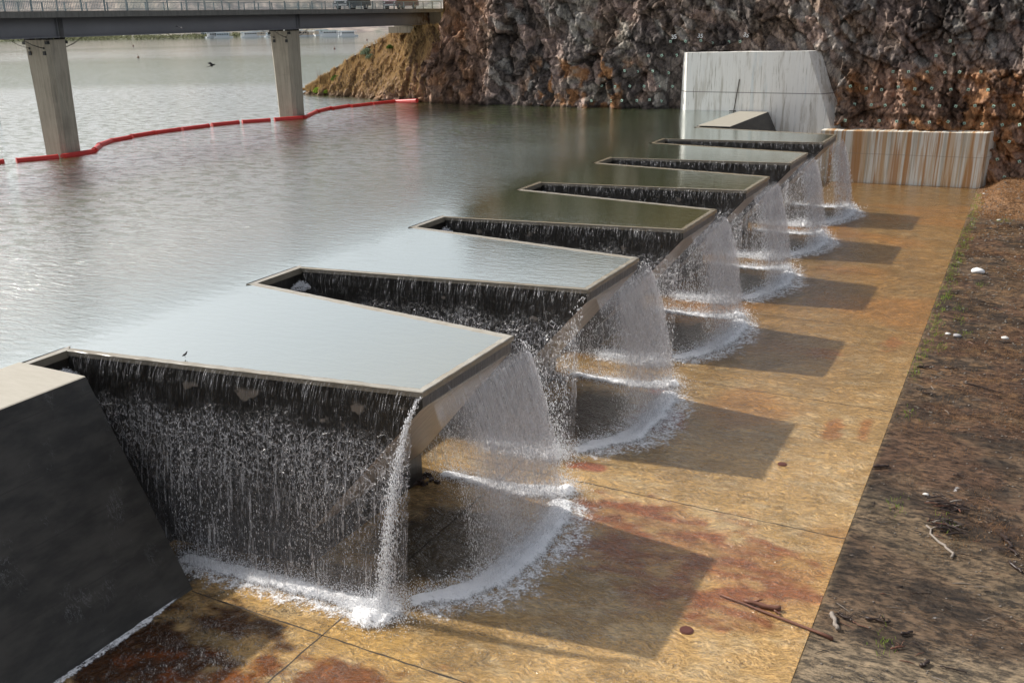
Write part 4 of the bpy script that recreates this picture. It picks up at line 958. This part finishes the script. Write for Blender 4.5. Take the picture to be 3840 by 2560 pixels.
def bird(loc, s, rz, label, fly=True):
    b = MB()
    b.tube([(-.16, 0, -.01), (-.06, 0, 0), (.02, 0, .01), (.08, 0, .015), (.115, 0, .01)], [.004, .022, .03, .022, .003], 8)
    b.add([(-.05, .02, .02), (.05, .02, .02), (.0, .17, .07), (-.10, .24, .03)], [(0, 1, 2, 3)]); b.add([(-.05, -.02, .02), (.05, -.02, .02), (.0, -.17, .07), (-.10, -.24, .03)], [(3, 2, 1, 0)])
    b.add([(-.14, -.01, 0), (-.14, .01, 0), (-.24, .04, 0), (-.18, 0, 0), (-.24, -.04, 0)], [(0, 1, 2, 3, 4)])
    o = b.build('swallow', M_bird, smooth=False); o.location = loc; o.scale = (s, s, s); o.rotation_euler = (.3, -.2, rz); tag(o, label, 'bird')
bird((-42.0, 50, 6.2), 2.6, 1.0, 'dark swallow flying over the lake between the two bridge piers')
bird((-36.5, 41, 9.75), 1.3, 2.0, 'dark swallow flying in front of the bridge girder')
b = MB(); b.tube([(-.09, 0, .07), (-.03, 0, .09), (.03, 0, .12), (.055, 0, .165), (.07, 0, .19)], [.008, .035, .035, .022, .018], 8); b.tube([(.07, 0, .19), (.12, 0, .185)], [.012, .002], 5); b.tube([(0, .012, 0), (0, .012, .07)], .004, 4); b.tube([(0, -.012, 0), (0, -.012, .07)], .004, 4)
o = b.build('perched_bird', M_bird); o.location = (4.6, -.72, .03); o.rotation_euler = (0, 0, 1); tag(o, 'tiny dark bird perched on the rim of the nearest box', 'bird')

# ------------------------------------------------------------------ debris and plants on the bank
M_dark = simple('wet_dark_wood', (.035, .022, .018), .4, var=.4, scale=20); M_brown = simple('brown_wood', (.16, .07, .045), .5, var=.4, scale=14); M_greyw = simple('bleached_wood', (.24, .205, .175), .7, var=.3, scale=14); M_ston = simple('pale_stone', (.62, .60, .57), .7, bump=.3, scale=8)
def stick(p0, p1, r0, r1, mat, name, label, cat, nb=0, wob=.03, h=.05, group=None):
    p0 = Vector((*p0, 0)); p1 = Vector((*p1, 0)); z = float(bankz(np.array([p0.x]), np.array([p0.y]))[0]) if p0.x > XE else -H
    z2 = float(bankz(np.array([p1.x]), np.array([p1.y]))[0]) if p1.x > XE else -H
    n = 9; pts = []
    for k in range(n):
        t = k / (n - 1); q = p0.lerp(p1, t) + Vector((random.uniform(-1, 1), random.uniform(-1, 1), 0)) * wob; q.z = z + (z2 - z) * t + h + r0 * .5 + random.uniform(-.5, .5) * r0 * .4
        pts.append(q)
    b = MB(); b.tube(pts, [(r0 + (r1 - r0) * k / (n - 1)) * random.uniform(.85, 1.15) for k in range(n)], 8)
    for _ in range(nb):
        q = pts[random.randint(1, n - 3)]; d = Vector((random.uniform(-1, 1), random.uniform(-1, 1), random.uniform(.1, .9))).normalized() * random.uniform(.12, .35)
        b.tube([q, q + d * .6, q + d + Vector((0, 0, -.03))], [r1 * .6, r1 * .45, r1 * .2], 5)
    o = b.build(name, mat, smooth=True); tag(o, label, cat, group); return o
stick((21.19, 3.45), (24.67, 2.66), .028, .055, M_brown, 'driftwood_pole', 'long thin reddish pole lying from the apron onto the bank', 'driftwood')
stick((21.95, 3.36), (23.05, 3.44), .06, .085, M_brown, 'driftwood_log', 'short thick red-brown log lying beside the long pole', 'driftwood', 2)
stick((22.9, 3.28), (23.1, 3.2), .03, .02, M_brown, 'driftwood_chip', 'small chip of wood under the red-brown log', 'driftwood')
stick((24.42, 3.86), (24.72, 3.12), .07, .06, M_greyw, 'driftwood_log', 'pale bleached log end standing out beside the apron edge', 'driftwood')
stick((24.6, 3.9), (25.05, 3.7), .04, .02, M_dark, 'driftwood_branch', 'black twisted branch right beside the pale bleached log', 'driftwood', 5, .06)
stick((24.95, 3.75), (25.5, 3.5), .018, .012, M_brown, 'driftwood_stick', 'thin brown stick between the two black branches', 'driftwood', 1)
stick((25.4, 4.0), (26.05, 4.1), .05, .03, M_dark, 'driftwood_branch', 'forked black branch right of the pale bleached log', 'driftwood', 7, .06)
stick((26.35, 3.7), (26.6, 3.95), .05, .03, M_dark, 'driftwood_stub', 'small black stub below the forked black branch', 'driftwood')
stick((26.2, 2.95), (26.5, 3.2), .03, .015, M_brown, 'driftwood_twig', 'small reddish twig in a patch of green weed', 'driftwood', 4)
stick((27.0, 2.45), (27.15, 2.75), .055, .045, M_dark, 'driftwood_stub', 'short black stub on the pale sand at the lower right', 'driftwood')
stick((27.45, 2.7), (28.1, 2.75), .022, .012, M_dark, 'driftwood_stick', 'thin dark stick on the pale sand at the lower right', 'driftwood', 3)
stick((24.08, 14.4), (24.62, 14.6), .065, .05, M_dark, 'driftwood_log', 'black log lying across the edge of the apron, halfway up', 'driftwood')
stick((26.85, 14.75), (27.2, 14.75), .03, .02, M_dark, 'driftwood_stick', 'small black stick above the white ripple on the bank', 'driftwood', 3)
stick((26.5, 25.2), (28.2, 24.8), .03, .02, M_dark, 'driftwood_stick', 'long thin dark stick in the upper part of the bank', 'driftwood', 3, .06)
stick((26.35, 10.4), (27.35, 8.6), .035, .045, M_greyw, 'driftwood_branch', 'curved grey branch at the left foot of the driftwood pile', 'driftwood', 1, .10)
stick((28.9, 8.95), (29.3, 8.5), .06, .04, M_dark, 'driftwood_log', 'black log at the right edge below the driftwood pile', 'driftwood', 2)
stick((28.7, 11.0), (29.1, 9.6), .06, .03, M_dark, 'driftwood_branch', 'black crooked branch at the right edge of the bank', 'driftwood', 5, .1)
stick((27.4, 8.9), (28.1, 9.0), .02, .012, M_dark, 'driftwood_stick', 'thin dark stick just below the driftwood pile', 'driftwood', 2)
for k, (x, y, lb) in enumerate([(24.4, 26.6, 'black rotten branch beside the apron edge, left of a similar one'), (25.6, 27.0, 'black rotten branch right of a similar one by the apron edge'), (24.9, 23.2, 'black broken branch below the pair of rotten branches')]):
    stick((x, y), (x + .6, y + .1), .05, .02, M_dark, 'driftwood_branch', lb, 'driftwood', 6, .08)
def pile(cx, cy, n, lx, ly, label, name='driftwood_pile'):
    b = MB(); z0 = float(bankz(np.array([cx]), np.array([cy]))[0])
    for k in range(n):
        a = random.gauss(.15, .7); ln = random.uniform(.2, .8); x = cx + random.gauss(0, lx); y = cy + random.gauss(0, ly); z = z0 + .03 + random.random() * .2
        d = Vector((math.cos(a), math.sin(a), random.uniform(-.12, .25))) * ln / 2; r = random.uniform(.008, .035)
        b.tube([Vector((x, y, z)) - d, Vector((x + random.uniform(-.05, .05), y, z + .02)), Vector((x, y, z)) + d], [r, r * .9, r * .5], 6, 0 if random.random() < .72 else (1 if random.random() < .5 else 2))
    tag(b.build(name, [M_dark, M_greyw, M_brown]), label, 'driftwood pile')
pile(27.0, 10.6, 46, .42, .35, 'tangled pile of black and grey driftwood on the bank')
pile(26.9, 12.2, 40, .36, .13, 'longer strewn heap of driftwood just above the tangled pile')
def stone(x, y, r, mat, label, cat='stone', fl=.6):
    n1, n2 = 14, 9; th = np.linspace(0, 2 * np.pi, n1, endpoint=False); ph = np.linspace(-np.pi / 2, np.pi / 2, n2); TH, PH = np.meshgrid(th, ph, indexing='ij')
    rr = r * (1 + .5 * (fbm(np.cos(TH) * 1.3 + x, np.sin(PH) * 2 + np.sin(TH) + y, 5, 3) - .5))
    V = np.stack([x + rr * np.cos(PH) * np.cos(TH) * 1.3, y + rr * np.cos(PH) * np.sin(TH), float(bankz(np.array([x]), np.array([y]))[0]) + r * .35 + rr * np.sin(PH) * fl], -1).reshape(-1, 3)
    F = [(a * n2 + c, ((a + 1) % n1) * n2 + c, ((a + 1) % n1) * n2 + c + 1, a * n2 + c + 1) for a in range(n1) for c in range(n2 - 1)]
    tag(mk('stone', V, F, mat, smooth=True), label, cat)
stone(25.9, 47.1, .34, simple('white_rock', (.80, .80, .80), .6), 'bright white rock alone on the upper part of the bank')
stone(25.25, 32.9, .12, M_ston, 'pale stone by the apron edge, left one of a pair'); stone(25.72, 32.7, .17, simple('grey_stone', (.33, .32, .33), .8, bump=.3), 'greyer rounder stone, right one of a pair by the apron edge')
stone(28.0, 33.0, .16, M_ston, 'pale stone in dry grass at the right edge of the bank'); stone(26.45, 65.5, .12, M_ston, 'tiny pale stone below the grassy mound'); stone(24.75, 78, .12, M_ston, 'tiny pale stone at the foot of the rusty wall')
stone(26.1, 12.9, .08, M_ston, 'small pale stone left of the strewn driftwood heap')
def pebbles():
    n = 1900; x = XE + .2 + rng.random(n) ** .9 * 9; y = -4 + rng.random(n) ** .8 * 84; z = bankz(x, y) + .01
    r = rng.uniform(.012, .045, n) * (1 + y / 40)
    tag(drops(np.stack([x, y, z], -1), r, rng.uniform(.4, .7, n), 'pebbles', None, simple('pebble', (.17, .15, .13), .7, var=.6, scale=2)), 'scattered small pebbles and grit over the wet bank', 'pebbles', kind='stuff')
pebbles()
def twigs():
    n = 620; x = XE + .3 + rng.random(n) ** .9 * 8; y = -3 + rng.random(n) ** 1.2 * 75; z = bankz(x, y) + .015; b = MB()
    for k in range(n):
        if fbm(np.array([x[k] * .5]), np.array([y[k] * .4]), 95, 3)[0] < .47: continue
        a = random.gauss(.25, .8); ln = random.uniform(.05, .28); r = random.uniform(.004, .016) * (1 + y[k] / 50); d = Vector((math.cos(a), math.sin(a), 0)) * ln
        b.tube([Vector((x[k], y[k], z[k])) - d, Vector((x[k] + random.uniform(-.03, .03), y[k], z[k] + .02)), Vector((x[k], y[k], z[k])) + d], [r * .6, r, r * .4], 5, random.choice([0, 0, 0, 1, 2]))
    tag(b.build('twig_litter', [M_dark, M_brown, M_greyw]), 'litter of small dark twigs washed over the wet bank', 'twigs', kind='stuff')
twigs()
def blades(n, fx, hmin, hmax, w, mat, name, label, cat, lean=.6):
    P = fx(n); n = len(P); a = rng.random(n) * 2 * np.pi; h = rng.uniform(hmin, hmax, n); le = rng.uniform(.1, lean, n) * h; b_ = rng.random(n) * 2 * np.pi
    dx, dy = np.cos(a) * w, np.sin(a) * w; lx, ly = np.cos(b_) * le, np.sin(b_) * le
    V = np.stack([P + np.stack([-dx, -dy, 0 * h], -1), P + np.stack([dx, dy, 0 * h], -1), P + np.stack([lx * .4 + dx * .6, ly * .4 + dy * .6, h * .6], -1), P + np.stack([lx * .4 - dx * .6, ly * .4 - dy * .6, h * .6], -1), P + np.stack([lx, ly, h * .9], -1)], 1).reshape(-1, 3)
    k = 5 * np.arange(n); F = [(int(q), int(q) + 1, int(q) + 2, int(q) + 3) for q in k] + [(int(q) + 3, int(q) + 2, int(q) + 4) for q in k]
    return tag(mk(name, V, F, mat), label, cat, kind='stuff')
def bank_pts(cl, per, sx, sy):
    def f(n):
        out = []
        for (cx, cy) in cl: out.append(np.stack([cx + rng.normal(0, sx, per), cy + rng.normal(0, sy, per)], -1))
        q = np.concatenate(out); q = q[q[:, 0] > XE - .02]; return np.stack([q[:, 0], q[:, 1], bankz(q[:, 0], q[:, 1]) - .01], -1)
    return f
cl = [(random.uniform(24.6, 30), 8 + 58 * random.random()) for _ in range(60)] + [(26.4, 20.9), (27.5, 21.6), (26.8, 21.2), (27.4, 24.6), (28.2, 25.2), (26.6, 31), (27.3, 32.4), (28.2, 31.5), (27.2, 10.6), (28.2, 10.8), (27.9, 12.3), (28.6, 12.0), (25.4, 19.8), (24.5, 19.5), (25.3, 40), (27, 38), (26, 53)]
blades(0, bank_pts(cl, 110, .38, .55), .04, .16, .006, M_orange, 'dry_grass', 'rusty tufts of dry grass scattered over the bank', 'grass', 1.6)
def mound_pts(n):
    x = 24.6 + rng.random(n) * 7; y = 66 + rng.random(n) * 17; return np.stack([x, y, bankz(x, y) - .02], -1)
blades(5500, mound_pts, .08, .30, .02, M_orange, 'mound_grass', 'dry orange grass covering the mound below the cliff', 'grass', 1.2)
ge = [(XE + .15 + random.random() * .5, y) for y in np.linspace(26, 78, 42)] + [(26.5, 65.2), (27, 65.6), (24.8, 72), (26.0, 3.1), (24.6, 20.4), (25.0, 30.5), (26, 33.2), (25.6, 36), (25.4, 38.5), (24.6, 40.2), (26.2, 44), (26.9, 11.2), (25.3, 11.5)]
blades(0, bank_pts(ge, 30, .18, .4), .06, .26, .011, M_bright, 'green_weeds', 'bright green weeds along the edge of the apron', 'weeds', .9)
# rippled white water trickles on the bank
for (x, y, a, b2, lb) in ((27.05, 13.6, .10, .45, 'white ripple of water on the bank below the small black stick'), (27.2, 4.9, .3, .12, 'white ripple of water on the bank, lower right'), (26.2, 8.6, .22, .1, 'white ripple of water on the bank left of the curved grey branch')):
    pts = [(x - a, y - b2), (x, y), (x + a * .6, y + b2)]
    o = ribbon(pts, [.05, .09, .05], .01, 'water_ripple', None, seed=int(x * 10), al=.36); o.location.z = .05 + float(bankz(np.array([x]), np.array([y]))[0]) + H; tag(o, lb, 'ripple')
# straw and shrubs on the spur
def spur_pts(lo, hi, zmn=.4):
    def f(n):
        x = lo + rng.random(n) * (hi - lo); zt = cliff_top(x); z = zmn + rng.random(n) ** .7 * np.maximum(zt - zmn, 0)
        keep = (fbm(x * .5, z * .5, 55, 3) + (-x - 40) / 26 + z * .03) > .55
        x, z = x[keep], z[keep]; y = cliff_depth(x, z)
        return np.stack([x, y - .05, z], -1)
    return f
blades(26000, spur_pts(-66, -40), .12, .60, .020, M_straw, 'slope_grass', 'straw coloured dry grass on the slope below the bridge end', 'grass', 1.0)
def shrub(x, z, r, n, mat, label, name='shrub'):
    y = float(cliff_depth(np.array([x]), np.array([z]))[0]) - .1
    root = empty(name, (x, y, z), label, 'shrub')
    fn = lambda: (lambda d, k: (d[0] * r * k, d[1] * r * k, abs(d[2]) * r * k * .9))(*(lambda v: ((v / np.linalg.norm(v)), random.uniform(.35, 1)))(rng.normal(0, 1, 3)))
    V, F = leafcloud(n, .13, fn); mk('foliage', V, F, mat, root)
    b = MB()
    for k in range(7): a = k * .9; b.tube([(0, 0, -.1), (math.cos(a) * r * .3, math.sin(a) * r * .3, r * .35), (math.cos(a) * r * .6, math.sin(a) * r * .6, r * .7)], [.03, .02, .008], 5)
    b.build('stem', M_brown, root)
shrub(-55.2, 5.4, .95, 900, M_sage, 'grey-green sage shrub highest on the straw slope left of the bridge end'); shrub(-54.0, 4.9, .7, 600, M_sage, 'smaller sage shrub just right of the grey-green one on the slope')
shrub(-50.6, 6.2, .55, 500, M_leaf, 'small green shrub on the slope under the bridge'); shrub(-59.0, 2.0, .8, 700, M_leaf, 'green shrub low on the slope near the waterline')
shrub(-62.0, .35, .75, 900, M_bright, 'bright green bush at the waterline beside the far bridge pier'); shrub(-60.5, .3, .45, 500, M_bright, 'small bright green bush at the waterline, right of the larger one'); shrub(-48.8, 8.4, .7, 700, M_leaf, 'dark green shrub in shade directly beneath the bridge')
b = MB()
for k in range(7):
    a = random.uniform(-.5, .5); b.tube([(a * .3, 0, 0), (a, .1, 1.1), (a * 1.7, 0, 2.2 + random.uniform(-.5, .3))], [.02, .013, .004], 5)
o = b.build('bare_shrub', M_brown); o.location = (-62.3, 91.5, 1.6); tag(o, 'thin leafless shrub standing on the slope edge by the far pier', 'shrub')
# dark rocks heaped at box corners
for i in (0, 1):
    b = MB(); y0 = yf(i, XB)
    for k in range(14):
        s = random.uniform(.06, .14); M = Matrix.Translation((XB + random.uniform(-.1, .75), y0 + random.uniform(-.6, .3), -H + s * .5)) @ Matrix.Rotation(random.random() * 3, 4, 'Z') @ Matrix.Rotation(random.random(), 4, 'X'); b.box(-s, s, -s * .8, s * .8, -s * .6, s * .6, 0, M)
    tag(b.build('rubble_heap', M_dark), 'heap of black rubble at the foot of the %s box' % ORD[i], 'rubble')
for (x, y, r, lb) in ((20.87, 1.32, .2, 'round rusty drain cover on the apron near the long pole'), (20.87, 13.28, .18, 'round rusty drain cover on the apron, farther from the camera')):
    b = MB(); b.tube([(x, y, -H), (x, y, -H + .02)], r, 20); b.tube([(x, y, -H + .02), (x, y, -H + .032)], r * .8, 20); tag(b.build('drain_cover', simple('rusty_iron', (.10, .035, .025), .5)), lb, 'drain cover')

# ------------------------------------------------------------------ light, sky, camera
w = bpy.data.worlds.new('World'); sc.world = w; w.use_nodes = True; nt = w.node_tree; nt.nodes.clear()
el = math.radians(41.7); azd = Vector((-7.3, .25, 0)).normalized()
sky = nt.nodes.new('ShaderNodeTexSky'); sky.sky_type = 'NISHITA'; sky.sun_disc = False; sky.sun_elevation = el; sky.sun_rotation = math.radians(272); sky.dust_density = 3.0; sky.air_density = 1.0; sky.ozone_density = 1.0
hs = nt.nodes.new('ShaderNodeHueSaturation'); hs.inputs['Saturation'].default_value = .34; hs.inputs['Value'].default_value = 1.05
bg = nt.nodes.new('ShaderNodeBackground'); bg.inputs[1].default_value = .15; wo = nt.nodes.new('ShaderNodeOutputWorld')
nt.links.new(sky.outputs[0], hs.inputs['Color']); nt.links.new(hs.outputs[0], bg.inputs[0]); nt.links.new(bg.outputs[0], wo.inputs[0])
sl = bpy.data.lights.new('sun', 'SUN'); sl.energy = 5.0; sl.angle = math.radians(.8); sl.color = (1, .95, .87)
so = bpy.data.objects.new('sun', sl); COL.objects.link(so)
to_sun = Vector((-7.3, .25, 6.511)).normalized(); so.rotation_euler = to_sun.to_track_quat('Z', 'Y').to_euler(); so.location = (-40, 0, 60)
cam = bpy.data.cameras.new('camera'); co = bpy.data.objects.new('camera', cam); COL.objects.link(co); sc.camera = co
r_ = Vector((.886649, .462056, -.018927)); f_ = Vector((-.443358, .837705, -.318881))
f_.normalize(); r_ = (r_ - f_ * r_.dot(f_)).normalized(); u_ = r_.cross(f_)
co.matrix_world = Matrix(((r_.x, u_.x, -f_.x, 27.678), (r_.y, u_.y, -f_.y, -21.866), (r_.z, u_.z, -f_.z, 10.274), (0, 0, 0, 1)))
cam.lens = 34.155; cam.sensor_width = 36; cam.clip_end = 6000; cam.clip_start = .1
sc.render.engine = 'CYCLES'; sc.cycles.max_bounces = 6; sc.cycles.transparent_max_bounces = 12; sc.cycles.use_adaptive_sampling = True; sc.cycles.adaptive_threshold = .02; sc.cycles.diffuse_bounces = 2; sc.cycles.glossy_bounces = 3; sc.cycles.use_denoising = True
sc.cycles.sample_clamp_indirect = 6
sc.view_settings.view_transform = 'Standard'; sc.view_settings.look = 'None'; sc.view_settings.exposure = 0
